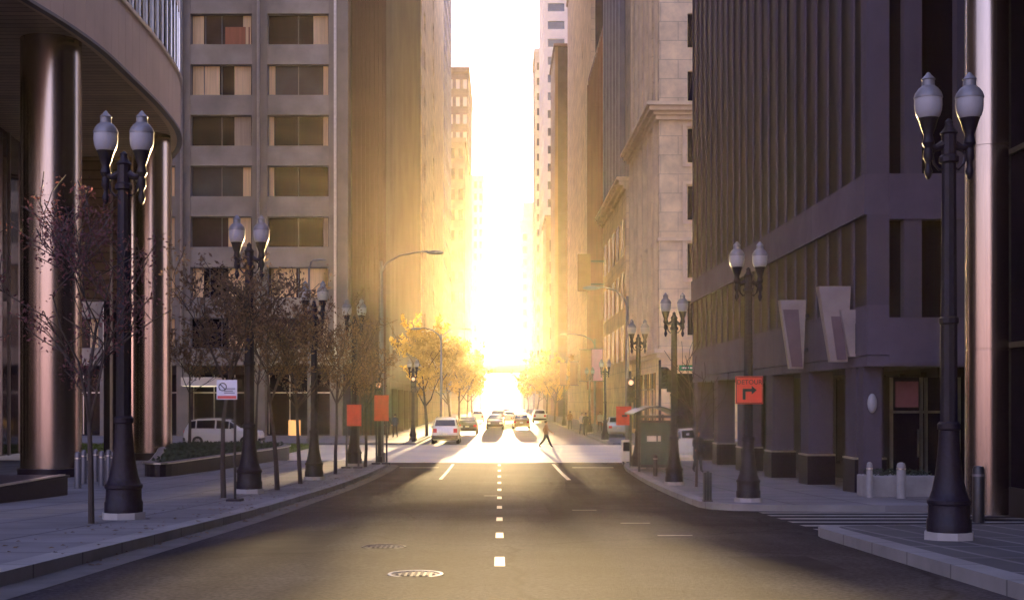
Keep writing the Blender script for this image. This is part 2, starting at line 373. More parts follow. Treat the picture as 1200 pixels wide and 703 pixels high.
# painted markings
def mark(mb, x0, x1, y0, y1):
    strip(mb, frange(y0, y1, 1.0), x0, x1, -.126)
mb = MB()
for k in range(10): mark(mb, -.05, .06, 13.3 + 4.53*k, 14.5 + 4.53*k)
mb.build('lane_dashes', M['paint'], ROAD)
mb = MB(); mark(mb, -2.06, -1.94, 43.5, 55.6); mark(mb, 2.28, 2.42, 43, 55.6); mb.build('lane_lines', M['paint'], ROAD)
mb = MB(); mark(mb, -4.1, -2.5, 52.4, 52.9); mark(mb, 3.0, 4.7, 52.4, 52.9); mb.build('stop_line', M['wornpaint'], ROAD)
mb = MB()
for k, y in enumerate((19.6, 20.7, 21.8, 22.9, 24, 25)): mark(mb, 4.9 + .05*k, 10.5, y, y+.42)
mb.build('crosswalk', M['wornpaint'], ROAD)
mb = MB()
for px, Y, wd in ((685, 26.2, .5), (745, 21.6, .5), (792, 18.3, .5), (575, 33, .35)):
    mark(mb, X(px, Y)-wd/2, X(px, Y)+wd/2, Y, Y+.16)
mb.build('worn_lane_marks', M['wornpaint'], ROAD)
mb = MB()
for y in (58.2, 61.4): mark(mb, -5, 6.5, y, y+.3)
for y in (76, 79.2): mark(mb, -5, 6.5, y, y+.3)
mb.build('crosswalk', M['paint'], CROSS)

patch = mat('tar_patch', (.02,.018,.022), .9, 0, 2, .35, .3, 40, spec=.12)
mb = MB()
for x0, x1, y0, y1 in ((-3.6,-2.2,15.2,19.5),(1.0,1.9,23,31),(2.6,3.5,12.8,14.6),(-2.6,-1.2,30,33)): strip(mb, frange(y0, y1, 1.0), x0, x1, -.1285)
mb.build('tar_patches', patch, ROAD)
def manhole(px, Y, r, label, rim):
    z = g(Y)-.13; t = thing('manhole_cover', label, 'manhole cover', (X(px, Y), Y, z), 0, None)
    m = MB(); m.lathe([(r*.86,-.01),(r*.86,.006)], seg=32); lid = m.build('lid', M['iron'], t)
    m = MB(); seg = 40
    for k in range(seg):
        a, b = 2*PI*k/seg, 2*PI*(k+1)/seg
        q = lambda rr, an, zz: (rr*math.cos(an), rr*math.sin(an), zz)
        m.hexa([q(r*.88,a,-.01), q(r,a,-.01), q(r,b,-.01), q(r*.88,b,-.01), q(r*.88,a,.009), q(r,a,.009), q(r,b,.009), q(r*.88,b,.009)])
    m.build('rim', M[rim], t)
    m = MB()
    for i in range(-3, 4):
        for j in range(-3, 4):
            if i*i + j*j < 10: m.box(i*r*.22-r*.06, i*r*.22+r*.06, j*r*.22-r*.06, j*r*.22+r*.06, .0065, .012)
    m.build('grip_pattern', M['darkmetal'], t)
manhole(487, 12.4, .27, 'round manhole cover with a worn bright rim near the nearest lane dash', 'polished')
manhole(450, 16.1, .28, 'dark round manhole cover just beyond the bright rimmed one', 'iron')

# ------------------------------------------------------------------ building helpers
def fm(o, u, n):
    o = Vector(o); u = Vector(u); n = Vector(n)
    return lambda a, d, z: o + u*a + n*d + Vector((0,0,z))
WIN = {}
def seen_size(c, area):
    x, y, z = c
    if y < 2: return -1
    px, py = VX + x*F/y, VY - (z-EYE)*F/y
    ok = -10 < px < 1210 and -10 < py < 713
    return area / (y*y) * (1 if ok else .001)
def add_win(root, boxes, matname='glassdark', name='window'):
    WIN.setdefault((root.name, name), []).append((root, boxes, matname))
def flush_windows(cap=100):
    for (rn, name), L in WIN.items():
        root = L[0][0]
        def key(e):
            b = e[1][0]; c = b[0](( b[1]+b[2])/2, b[3], (b[5]+b[6])/2); return -seen_size(c, (b[2]-b[1])*(b[6]-b[5]))
        L.sort(key=key)
        for i, (r, boxes, mn) in enumerate(L[:cap]):
            m = MB()
            for b in boxes: m.fbox(*b)
            m.build(name, M[mn], root, root.location)
        if L[cap:]:
            m = MB()
            for r, boxes, mn in L[cap:]:
                for b in boxes: m.fbox(*b)
            o = m.build(name, M[L[-1][2]], root, root.location); o['kind'] = 'stuff'
def grid(mb, f, L, z0, z1, cols, rows, t=.5):
    """wall with real openings: piers between the columns, spandrels between the rows"""
    e = 0
    for a, b in list(cols) + [(L, L)]:
        if a > e: mb.fbox(f, e, a, -t, 0, z0, z1)
        e = b
    for a, b in cols:
        z = z0
        for c, d in list(rows) + [(z1, z1)]:
            if c > z: mb.fbox(f, a, b, -t, -.02, z, c)
            z = d
def windows(root, f, cols, rows, matname='glassdark', rec=.3, sash=True):
    for a, b in cols:
        for c, d in rows:
            bx = [(f, a, b, -rec-.06, -rec, c, d)]
            add_win(root, bx, matname)
def even(L, n, w, e=None):
    """n openings of width w spread over a length L"""
    s = L / n; return [(s*i + (s-w)/2, s*i + (s+w)/2) for i in range(n)]
def rows(z0, n, pitch, h): return [(z0+pitch*i, z0+pitch*i+h) for i in range(n)]
def tower(name, label, x0, x1, y0, y1, H, wm, faces, cap=.6, group=None, zb=-.15, corniche=None, corem='room', par=.25):
    """box building whose named faces carry a grid of openings; faces: dict of 's','e','w' -> (cols, rows, glass)"""
    root = thing(name, label, 'building', ((x0+x1)/2, (y0+y1)/2, zb), 0, group)
    ins = {k: .5 if k in faces else 0 for k in 'sew'}
    m = MB(); m.box(x0+ins['w'], x1-ins['e'], y0+ins['s'], y1, zb, H-.01); m.build('core', M[corem] if corem else M[wm], root, root.location)
    wl = MB()
    for k, (cols, rws, gl) in faces.items():
        if k == 's': f = fm((x0, y0, 0), (1,0,0), (0,-1,0)); L = x1-x0
        if k == 'e': f = fm((x1, y0+(.5 if 's' in faces else 0), 0), (0,1,0), (1,0,0)); L = y1-y0-(.5 if 's' in faces else 0)
        if k == 'w': f = fm((x0, y0+(.5 if 's' in faces else 0), 0), (0,1,0), (-1,0,0)); L = y1-y0-(.5 if 's' in faces else 0)
        if callable(cols): cols = cols(L)
        grid(wl, f, L, zb, H, cols, rws); windows(root, f, cols, rws, gl)
    if cap: wl.box(x0-par, x1+par, y0-par, y1+par, H, H+cap)
    wl.build('wall', M[wm], root, root.location)
    return root
random.seed(4)

# ------------------------------------------------------------------ right: ribbed building
def ribbed():
    x0, ya, yb = 8.9, 31.0, 59.0; H = 58
    root = thing('office_building', 'dark ribbed concrete office block with street level pillars behind the detour sign', 'building', (16, 45, 0))
    O = root.location
    f = fm((x0, ya, 0), (0,1,0), (-1,0,0)); L = yb-ya
    fs = fm((x0, ya, 0), (1,0,0), (0,-1,0)); LS = 21
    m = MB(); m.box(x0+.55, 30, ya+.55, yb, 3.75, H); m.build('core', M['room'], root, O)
    wl = MB()
    wl.fbox(f, 0, L, -.55, 0, 3.72, 4.93); wl.fbox(f, 0, L, -.55, .06, 7.12, 8.1)
    wl.fbox(fs, .55, LS, -.55, 0, 3.5, 4.63); wl.fbox(fs, .55, LS, -.55, .06, 7.0, 8.1)
    wl.box(x0+.02, 30, ya+.02, yb-.02, 3.45, 3.7)     # soffit slab
    q = MB(); q.box(x0-.1, 30.1, ya-.1, yb+.1, H, H+1); q.build('parapet', M['band'], root, O)
    wl.build('wall', M['band'], root, O)
    n = 22; s = L/n
    rb = MB(); rl = MB()
    for i in range(n+1):
        a = s*i
        w0, w1 = max(0, a-.12), min(L, a+.12)
        rb.hexa([f(w0,0,8.1), f(w1,0,8.1), f(w1,-.55,8.1), f(w0,-.55,8.1), f(w0,0,H), f(w1,0,H), f(w1,-.55,H), f(w0,-.55,H)])
        q = MB(); q.fbox(f, w0, w1, -.55, -.01, 4.93, 7.12); q.build('window_pier', M['ribstone'], root, O)
        if i < n:
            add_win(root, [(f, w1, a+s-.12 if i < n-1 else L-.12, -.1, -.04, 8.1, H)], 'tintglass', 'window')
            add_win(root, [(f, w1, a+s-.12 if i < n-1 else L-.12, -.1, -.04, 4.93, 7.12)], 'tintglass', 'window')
    # south face: wider bays
    rb.fbox(fs, .002, .06, -.5, -.02, 8.1, H)
    a = .06
    for k in range(9):
        b = a+.85
        add_win(root, [(fs, a, b, -.36, -.3, 8.1, H)], 'tintglass', 'window')
        add_win(root, [(fs, a, b, -.36, -.3, 4.63, 7.0)], 'tintglass', 'window')
        rb.fbox(fs, b, min(b+.42, LS), -.55, .03, 8.1, H); q = MB(); q.fbox(fs, b, min(b+.42, LS), -.55, .02, 4.63, 7.0); q.build('window_pier', M['ribstone'], root, O)
        for z in (16, 24, 32, 40): q = MB(); q.fbox(fs, a, b, -.3, -.2, z, z+.8); q.build('spandrel', M['band'], root, O)
        a = b+.42
        if a+.85 > LS: break
    rb.build('ribs', M['ribstone'], root, O)
    # street level: pillars, recessed shopfronts
    for i, y in enumerate((32.6, 37.5, 42.4, 47.6, 52.9, 58.2)):
        zz = g(y)-.06
        p = MB(); p.box(x0+.05, x0+.75, y-.5, y+.5, zz+.95, 3.45); pi = p.build('pillar', M['ribstone'], root, O)
        q = MB(); q.box(x0, x0+.8, y-.55, y+.55, zz, zz+.9); q.build('plinth', M['granite'], pi, None).location = -O
        q = MB(); q.box(x0-.01, x0+.81, y-.56, y+.56, zz+.9, zz+.95); q.build('metal_strip', M['chrome'], pi, None).location = -O
    b = MB(); b.box(x0+2.2, 29, ya+1.4, yb, -.1, 3.45); b.build('recessed_wall', M['granite'], root, O)
    for i in range(5):
        ya_ = (32.6, 37.5, 42.4, 47.6, 52.9)[i]; zz = g(ya_)
        s_ = MB(); s_.box(x0+2.1, x0+2.19, ya_+.7, ya_+4.2, zz+.5, 3.3); sh = s_.build('shop_window', M['tintglass'], root, O)
        t = MB()
        for yy in (ya_+.66, ya_+2.4, ya_+4.16): t.box(x0+2.05, x0+2.2, yy, yy+.07, zz+.4, 3.35)
        t.build('frame', M['darkmetal'], sh).location = -O
    # south entrance with metal door frames and a plain pink poster
    d = MB(); d.box(9.9, 11.6, ya+1.3, ya+1.38, .35, 3.2); dr = d.build('door', M['tintglass'], root, O)
    d = MB()
    for xx in (9.85, 10.6, 10.72, 11.55): d.box(xx, xx+.06, ya+1.2, ya+1.3, .35, 3.2)
    d.box(9.85, 11.6, ya+1.2, ya+1.29, 2.3, 2.36); d.build('door_frame', M['chrome'], dr).location = -O
    d = MB(); d.box(10.5, 10.54, ya+1.12, ya+1.16, 1.2, 1.9); d.build('handle', M['chrome'], dr).location = -O
    d = MB(); d.box(9.98, 10.55, ya+1.22, ya+1.29, 2.45, 3.1); d.build('poster', M['posterpink'], root, O)
    for xx in (9.15,):
        d = MB(); d.sphere((xx, ya+.4, 2.55), .12, sq=(1,.7,2)); d.build('wall_lamp', M['lampglass'], root, O, True)
    d = MB(); d.box(8.95, 9.4, ya+.45, ya+.9, g(31)-.05, 3.45); d.build('corner_pillar', M['ribstone'], root, O)
ribbed()

def wedge_sign(px0, px1, py0, py1, Y, label, split):
    x0, x1 = X(px0, Y), X(px1, Y); z1, z0 = Z(py0, Y), Z(py1, Y); w = x1-x0
    t = thing('banner_sign', label, 'sign', (x1, Y, z0), 0, None)
    m = MB(); h = z1-z0
    xb0, xb1 = -w*.62, -w*.08
    m.hexa([(xb0,-.1,0),(xb1,-.1,0),(xb1,.12,0),(xb0,.12,0),(-w,-.16,h),(0,-.16,h),(0,.18,h),(-w,.18,h)])
    m.build('panel', M['canvas'], t)
    m = MB(); m.hexa([(xb0+.06,-.135,.05),(xb1-.03,-.135,.05),(xb1-.03,-.11,.05),(xb0+.06,-.11,.05),(-w*.9,-.19,h*.86 if not split else h*.6),(-w*.3,-.19,h*.86 if not split else h*.62),(-w*.3,-.15,h*.86 if not split else h*.62),(-w*.9,-.15,h*.86 if not split else h*.6)] if not split else
           [(-w*.42,-.135,.05),(xb1-.03,-.135,.05),(xb1-.03,-.11,.05),(-w*.42,-.11,.05),(-w*.62,-.175,h*.6),(-w*.3,-.175,h*.6),(-w*.3,-.13,h*.6),(-w*.62,-.13,h*.6)])
    m.build('inset', M['canvasdark'], t)
    if split:
        m = MB(); m.hexa([(-.08,-.34,.12),(.2,-.34,.12),(.2,-.2,.12),(-.08,-.2,.12),(-.3,-.34,h*.68),(.24,-.34,h*.68),(.24,-.2,h*.68),(-.3,-.2,h*.68)]); m.build('small_panel', M['canvas'], t)
        m = MB(); m.box(.06,.22,-.38,-.345,.2,h*.5); m.build('dark_slot', M['darkmetal'], t)
    m = MB(); m.box(-.1, 8.93-x1 if 8.93-x1 > .05 else .1, -.04, .04, h*.75, h*.8); m.box(-.1, max(8.93-x1, .1), -.04, .04, h*.25, h*.3); m.build('bracket', M['darkmetal'], t)
wedge_sign(913, 943, 352, 432, 36.9, 'tapered metal wall sign with one big inset, nearer the red orange detour sign', False)
wedge_sign(958, 995, 336, 424, 32.3, 'taller tapered metal wall sign with a second small panel beside it', True)

# ------------------------------------------------------------------ right foreground: column tower
def column_tower():
    root = thing('glass_tower', 'dark walled tower on a smooth metal column beside the striped crosswalk', 'building', (14, 12, 0)); O = root.location
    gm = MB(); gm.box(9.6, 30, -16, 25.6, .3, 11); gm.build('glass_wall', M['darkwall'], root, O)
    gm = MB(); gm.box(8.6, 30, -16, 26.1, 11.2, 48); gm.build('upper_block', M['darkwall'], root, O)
    gm = MB(); gm.box(8.3, 30.3, -16.3, 26.4, 11, 11.19); gm.build('soffit', M['bronze'], root, O)
    mm = MB()
    for y in frange(-15, 24, 3): mm.box(9.5, 9.62, y, y+.08, .3, 11)
    for z in (3.6, 7.2): mm.box(9.53, 9.61, -15, 25.5, z, z+.1)
    mm.build('mullions', M['darkmetal'], root, O)
    mm = MB(); mm.box(9.38, 9.59, 25.62, 25.8, .3, 11); mm.build('corner_post', M['chrome'], root, O)
    mm = MB(); mm.box(9.5, 9.595, -15, 25.61, .3, 1.0); mm.build('base_course', M['granite'], root, O)
    for y in (22.9, 13.5, 4.5):
        z0 = g(y)-.03; x = 8.73
        c = MB(); zs = [z0+.02, 3.15, 3.18, 6.9, 6.93, 11.0]
        c.lathe([(.36,z0),(.36,3.5),(.345,3.505),(.345,3.53),(.36,3.535),(.36,7.1),(.345,7.105),(.345,7.13),(.36,7.135),(.36,11.0)], (x, y, 0), 48)
        c.build('column', M['steel'], root, O, True)
column_tower()
mb = MB(); mb.lathe([(.1,0),(.1,.92),(.08,.97),(.0001,.985)], seg=16)
t = thing('bollard', 'slim dark bollard at the foot of the metal column by the striped crosswalk', 'bollard', (8.2, 21.9, g(21.9)-.14), 0); mb.build('post', M['darkmetal'], t, smooth=True)
m = MB(); m.lathe([(.105,.8),(.105,.84)], seg=16); m.build('band', M['greymetal'], t)

# ------------------------------------------------------------------ left foreground: curved tower
def smooth_poly(pts, n=6):
    out = []
    for i in range(1, len(pts)-2):
        p0, p1, p2, p3 = [Vector((*pts[j], 0)) for j in (i-1, i, i+1, i+2)]
        for k in range(n):
            t = k/n
            q = .5*((2*p1) + (-p0+p2)*t + (2*p0-5*p1+4*p2-p3)*t*t + (-p0+3*p1-3*p2+p3)*t**3); out.append((q.x, q.y))
    out.append(pts[-2]); return out
ARC = smooth_poly([(-27,12),(-21,20),(-17,27),(-14.9,33),(-13.9,38.3),(-13.45,42.5),(-13.5,47),(-13.7,52.2),(-14.25,57),(-15.6,61.5),(-18,66),(-22,70),(-28,73),(-38,74),(-48,72)], 5)
def inset(pts, d):
    out = []
    for i, (x, y) in enumerate(pts):
        a = Vector(pts[max(i-1, 0)]); b = Vector(pts[min(i+1, len(pts)-1)]); t = (b-a).normalized(); n = Vector((t.y, -t.x))
        out.append((x - n.x*d, y - n.y*d))
    return out
def ribbon(mb, pts, d0, d1, z0, z1, i0=0, i1=None, trim=0):
    A, B = inset(pts, -d1), inset(pts, -d0); i1 = len(pts)-1 if i1 is None else i1
    for i in range(i0, i1):
        la = lambda P, t: (P[i][0]+(P[i+1][0]-P[i][0])*t, P[i][1]+(P[i+1][1]-P[i][1])*t)
        p = [la(A, trim), la(A, 1-trim), la(B, 1-trim), la(B, trim)]
        mb.hexa([(*q, z0) for q in p] + [(*q, z1) for q in p])
def curved_tower():
    root = thing('curved_tower', 'curved bronze and glass tower standing on big round metal columns', 'building', (-30, 45, 0)); O = root.location
    zf = 14.5
    m = MB(); m.prism(ARC + [(-48, 12)], zf+.12, zf+.3); m.build('soffit', M['soffit'], root, O)
    m = MB(); ribbon(m, ARC, -.4, .03, zf, zf+2.3, trim=.012); m.build('fascia_panels', M['bronze'], root, O)
    m = MB(); ribbon(m, ARC, -.4, .0, zf+.02, zf+2.28); m.build('fascia_backing', M['darkmetal'], root, O)
    m = MB(); ribbon(m, ARC, -.12, .1, zf-.1, zf); m.build('edge_rail', M['greymetal'], root, O); m = MB(); ribbon(m, ARC, -.12, .12, zf+2.31, zf+2.45); m.build('edge_rail', M['chrome'], root, O)
    dr = inset(ARC, .5)
    m = MB(); m.prism(dr + [(-48, 13)], zf+2.5, 62); m.build('upper_core', M['room'], root, O)
    k = 0
    for fl in range(11):
        z = zf+2.5+fl*4
        sp = MB(); ribbon(sp, ARC, -.45, 0, z+2.9, z+3.98); sp.build('spandrel', M['bronze'], root, O)
        gl = MB(); ribbon(gl, ARC, -.44, -.12, z, z+2.9); gl.build('window_band', M['glassmid'], root, O)
    m = MB()
    for i in range(0, len(ARC), 1):
        x, y = inset(ARC, .05)[i]; m.lathe([(.06, 0), (.06, 45)], (x, y, zf+2.5), 6)
    m.build('mullions', M['chrome'], root, O)
    for (x, y, r) in ((X(60, 42.8), 42.8, .98), (X(177, 58), 58, .86), (-21, 28, .98)):
        z0 = g(y)
        c = MB(); c.lathe([(r, z0-.03), (r, 4.2), (r*.985, 4.204), (r*.985, 4.24), (r, 4.244), (r, 9.3), (r*.985, 9.304), (r*.985, 9.34), (r, 9.344), (r, zf+.12)], (x, y, 0), 64); c.build('column', M['steel'], root, O, True)
        c = MB(); c.lathe([(r*1.09, z0-.04), (r*1.09, z0+.28), (r*1.02, z0+.3)], (x, y, 0), 48); c.build('column_base', M['granite'], root, O, True)
    # lobby core behind the columns
    m = MB(); m.prism([(-20.5,44),(-22.3,60),(-44,62),(-44,18),(-30,18)], .2, zf+.1); lb = m.build('lobby_glass', M['glassdark'], root, O)
    m = MB()
    for i in range(12):
        t = i/11; x, y = -30+(9.5)*t, 18+26*t; m.box(x+.02, x+.12, y, y+.12, .3, zf)
    for i in range(6):
        t = i/5; x, y = -20.4-1.8*t, 44+16*t; m.box(x, x+.12, y, y+.12, .2, zf)
    m.build('mullions', M['chrome'], lb).location = -O
    m = MB(); m.box(X(86, 63), X(155, 63), 63, 64.5, 7.6, zf+.1); m.build('hanging_wall', M['brownwall'], root, O)
    m = MB(); m.box(X(120, 63), X(158, 63), 63.2, 66, -.05, 7.59); m.build('lobby_pier', M['granite'], root, O)
    m = MB()
    for px, Y in ((84, 62.5), (131, 62.5), (150, 62.5), (190, 60), (200, 61.5)): m.box(X(px, Y)-.06, X(px, Y)+.06, Y-.12, Y, 0, zf+.1)
    m.build('door_fins', M['chrome'], root, O)
curved_tower()

# low granite ledge, planters, bollards on the left plaza
def ledge():
    t = thing('granite_planter', 'low straight black granite planter with a metal edge below the biggest round column', 'planter', (-10.4, 27, 0)); O = t.location
    m = MB(); m.box(-15, -10.35, 19, 30.7, .3, .78); m.build('wall', M['granite'], t, O)
    m = MB(); m.box(-15.04, -10.3, 18.96, 30.74, .782, .84); m.build('cap', M['granite'], t, O, bevel=.02)
    m = MB(); m.box(-10.42, -10.27, 19, 30.3, .843, .875); m.build('metal_edge', M['chrome'], t, O)
ledge()
PL = smooth_poly([(-12.2,45),(-11.9,43.0),(-11.1,42.6),(-10.75,46),(-10.2,52),(-9.75,57),(-10.0,60.5),(-12,62.5),(-15,62),(-15.2,58),(-13.6,51),(-12.2,45),(-11.9,43.0),(-11.1,42.6)], 5)
def planter():
    t = thing('ivy_planter', 'curved raised bed of dark ivy with granite wall beside the tree lined pavement', 'planter', (-12, 54, 0)); O = t.location
    m = MB(); ribbon(m, PL, -.25, 0, -.1, .5); m.build('wall', M['granite'], t, O)
    m = MB(); ribbon(m, PL, -.3, .06, .502, .56); m.build('cap', M['greymetal'], t, O)
    m = MB(); ribbon(m, PL, .062, .085, .515, .55); m.build('metal_edge', M['chrome'], t, O)
    q = inset(PL, .27)
    m = MB(); m.prism(q, -.05, .42); m.build('soil', M['ground'], t, O)
    rr = random.Random(5); m = MB(); n = 0
    while n < 5200:
        x, y = rr.uniform(-15.5, -9.5), rr.uniform(42, 63)
        if not inside((x, y), q): continue
        n += 1; c = Vector((x, y, .44+rr.random()**1.6*.24)); a_ = Vector((rr.gauss(0,1), rr.gauss(0,1), rr.gauss(0,.6))).normalized(); b_ = a_.orthogonal().normalized(); k = rr.uniform(.05,.1)
        m.poly([c-a_*k, c+b_*k*.6, c+a_*k, c-b_*k*.6])
    m.build('ivy', M['hedge'], t, O)
def inside(pt, poly):
    c = False; n = len(poly)
    for i in range(n):
        (x1, y1), (x2, y2) = poly[i], poly[i-1]
        if (y1 > pt[1]) != (y2 > pt[1]) and pt[0] < (x2-x1)*(pt[1]-y1)/(y2-y1)+x1: c = not c
    return c
planter()
mb = MB(); rnd = random.Random(7)
mb.box(-60, -11, 67, 75.2, -.12, .06)
for k in range(7000):
    x, y = rnd.uniform(-40, -11), rnd.uniform(67, 75.2); s_ = rnd.uniform(.07, .14); a = rnd.uniform(0, PI); dx, dy = math.cos(a)*.06, math.sin(a)*.06
    mb.poly([(x-dx, y-dy, .055), (x+dx, y+dy, .055), (x+rnd.uniform(-.05,.05), y+rnd.uniform(-.05,.05), .06+s_)])
tag(struct('lawn', mb, M['grass'], 'stuff'), 'strip of short yellow green lawn in front of the white station car', 'grass', kind='stuff')

def bollard(px, Y, r, h, label, group, m1='greymetal'):
    t = thing('bollard', label, 'bollard', (X(px, Y), Y, g(Y)-.005), 0, group)
    m = MB(); m.lathe([(r,0),(r,h*.9),(r*.8,h*.97),(r*.3,h)], seg=16); m.build('post', M[m1], t, smooth=True)
    m = MB(); m.lathe([(r*1.06,h*.8),(r*1.06,h*.84)], seg=16); m.build('band', M['chrome'], t)
for i, (px, Y) in enumerate(((91,34.5),(98,37.5),(112,39),(119,36),(127,38),(133,35.5))):
    bollard(px, Y, .085, 1.0, 'steel bollard in the row beside the biggest round column', 'steel bollards in a row by the curved tower')

# ------------------------------------------------------------------ lamps
def make_lamp(label, px, Y, sc, group='twin globe lamp posts along the street'):
    t = thing('street_lamp', label, 'street lamp', (X(px, Y), Y, g(Y)), 0, group, sc)
    m = MB(); m.lathe([(.3,0),(.3,.1)], seg=8); m.build('footing', M['concrete'], t)
    m = MB(); m.lathe([(.265,.1),(.265,.24),(.25,.26),(.245,.42),(.262,.44),(.262,.48),(.235,.5),(.2,.6),(.165,.78),(.14,1.0),(.125,1.2),(.12,1.32),(.138,1.34),(.138,1.4),(.11,1.43)], seg=24, flute=.05); m.build('base', M['iron'], t, smooth=True)
    m = MB(); m.lathe([(.105,1.42),(.1,2.6),(.118,2.62),(.118,2.68),(.098,2.7),(.085,4.55),(.12,4.57),(.12,4.63),(.09,4.66),(.09,4.9),(.11,4.92),(.06,4.98),(.045,5.03),(.05,5.06),(.01,5.1)], seg=20, flute=.06); m.build('post', M['iron'], t, smooth=True)
    for sx in (-1, 1):
        m = MB()
        m.tube([(sx*.07,0,4.78),(sx*.16,0,4.74),(sx*.25,0,4.78)], [.06,.045,.05], 8)
        m.tube([(sx*.06,0,4.5),(sx*.12,0,4.48),(sx*.18,0,4.55),(sx*.2,0,4.66),(sx*.15,0,4.72)], .018, 6)
        m.lathe([(.012,4.36),(.035,4.4),(.05,4.46),(.03,4.52),(.03,4.56),(.06,4.62),(.055,4.7),(.045,4.74),(.075,4.8),(.06,4.86),(.055,4.9),(.085,4.98),(.11,5.07),(.125,5.1)], (sx*.25,0,0), 16)
        m.build('arm', M['iron'], t, smooth=True)
        m = MB(); m.lathe([(.115,5.1),(.138,5.13),(.156,5.19),(.164,5.26),(.162,5.34)], (sx*.25,0,0), 24); gl = m.build('globe', M['lampglass'], t, smooth=True)
        m = MB(); m.lathe([(.169,5.34),(.169,5.36),(.152,5.41),(.115,5.46),(.078,5.49),(.076,5.52),(.075,5.56),(.085,5.57),(.06,5.6),(.04,5.62),(.02,5.65),(.006,5.66)], (sx*.25,0,0), 24); m.build('globe_cap', M['lampcap'], gl, smooth=True)
    return t
def lampY(py):
    y = 5.0
    while EYE - (py-VY)/F*y > g(y): y += .02
    return y
LAMPS = [(1112,632,85,'twin globe lamp post on the bare kerb corner in front of the dark walled tower'),
         (877,588,283,'twin globe lamp post carrying the red orange detour sign'),
         (790,568,343,'twin globe lamp post between the bus shelter and the small bare tree'),
         (748,549,374,'twin globe lamp post between the bus shelter and the small orange work sign'),
         (145,608,130,'large twin globe lamp post beside the slender russet tree and the curved tower'),
         (292,578,252,'twin globe lamp post beside the white no parking sign'),
         (368,562,329,'twin globe lamp post among brown trees between parking sign and faded orange board'),
         (415,546,350,'twin globe lamp post directly behind the faded orange board on two posts')]
first = None
for px, pb, pt, lab in LAMPS:
    Y = lampY(pb); sc = (pb-pt)/F*Y/5.66
    if first is None: first = make_lamp(lab, px, Y, sc)
    else: dup(first, (X(px, Y), Y, g(Y)), 0, sc, lab)
for px, Y, lab in ((709, 84, 'distant twin globe lamp post at the corner of the cream limestone building'), (484, 84, 'distant twin globe lamp post at the foot of the dark ribbed tower'),
                   (691, 104, 'small distant twin globe lamp post under the pink banner'), (661, 132, 'smallest twin globe lamp post, below the pair of dark banners')):
    dup(first, (X(px, Y), Y, 0), 0, .95, lab)

def cobra(px, Y, top, arm, label, double=False, rz=0):
    h = Z(top, Y) - g(Y)
    t = thing('street_light', label, 'street light', (X(px, Y), Y, g(Y)), 0, 'tall curved arm street lights')
    m = MB(); m.lathe([(.17,0),(.17,.4),(.1,.45),(.085,h*.6),(.06,h)], seg=12); m.build('pole', M['greymetal'], t, smooth=True)
    for s in ((-1, 1) if double else (1 if arm > 0 else -1,)):
        a = abs(arm)*s
        m = MB(); m.tube([(0,0,h-.5),(a*.1,0,h-.1),(a*.4,0,h+.25),(a*.8,0,h+.4),(a,0,h+.4)], [.05,.045,.04,.035,.035], 8); m.build('arm', M['greymetal'], t, smooth=True)
        m = MB(); m.sphere((a+.3*s,0,h+.36), .3, 12, (1.3,.5,.3)); m.build('lamp_head', M['lampcap'], t, smooth=True)
cobra(447, 54.5, 306, 2.0, 'tall single arm street light rising beside the orange boards at the crossing')
cobra(735, 57, 347, -1.3, 'tall single arm street light above the news box and small orange work sign')
cobra(517, 92, 391, 1.5, 'double arm street light among the golden trees', True)
cobra(697, 105, 397, -2.2, 'slim street light beside the pink banner with its arm over the road')
cobra(362, 76, 312, .35, 'pale slim lamp pole with curled head behind the brown leaved trees')

# ------------------------------------------------------------------ signs
def text(s, size, depth=.004):
    cu = bpy.data.curves.new('lettering', 'FONT'); cu.body = s; cu.size = size; cu.extrude = depth; cu.align_x = 'CENTER'; cu.align_y = 'CENTER'
    o = bpy.data.objects.new('lettering', cu); C.objects.link(o)
    dg = bpy.context.evaluated_depsgraph_get(); me = bpy.data.meshes.new_from_object(o.evaluated_get(dg)); bpy.data.objects.remove(o); me.materials.clear()
    return me
def detour():
    Y = lampY(588) - .14; x = X(878, Y); z = Z(457, Y); w = .29
    t = thing('detour_sign', 'red orange detour sign with right turn arrow strapped to the lamp post', 'sign', (x, Y, z))
    m = MB(); m.box(-w, w, -.012, .012, -.29, .29); m.build('panel', M['orange'], t, bevel=.006)
    m = MB()
    for a, b, c, d in ((-w+.012, w-.012, .262, .276), (-w+.012, w-.012, -.276, -.262), (-w+.012, -w+.024, -.262, .262), (w-.024, w-.012, -.262, .262)): m.box(a, b, -.0165, -.0125, c, d)
    m.build('border', M['black'], t)
    me = text('DETOUR', .135); me.materials.append(M['black']); o = bpy.data.objects.new('lettering', me); C.objects.link(o); o.parent = t; o.location = (0,-.018,.165); o.rotation_euler = (PI/2,0,0)
    m = MB(); m.box(-.14, -.08, -.0165, -.0125, -.2, .03); m.box(-.08, .05, -.0165, -.0125, -.03, .03)
    m.hexa([(.05,-.0165,-.09),(.05,-.0125,-.09),(.05,-.0125,.09),(.05,-.0165,.09),(.15,-.0165,-.004),(.15,-.0125,-.004),(.15,-.0125,.004),(.15,-.0165,.004)]); m.build('arrow', M['black'], t)
    m = MB(); m.box(-.1, .1, .013, .06, .1, .14); m.box(-.1, .1, .013, .06, -.2, -.16); m.build('strap', M['darkmetal'], t)
detour()
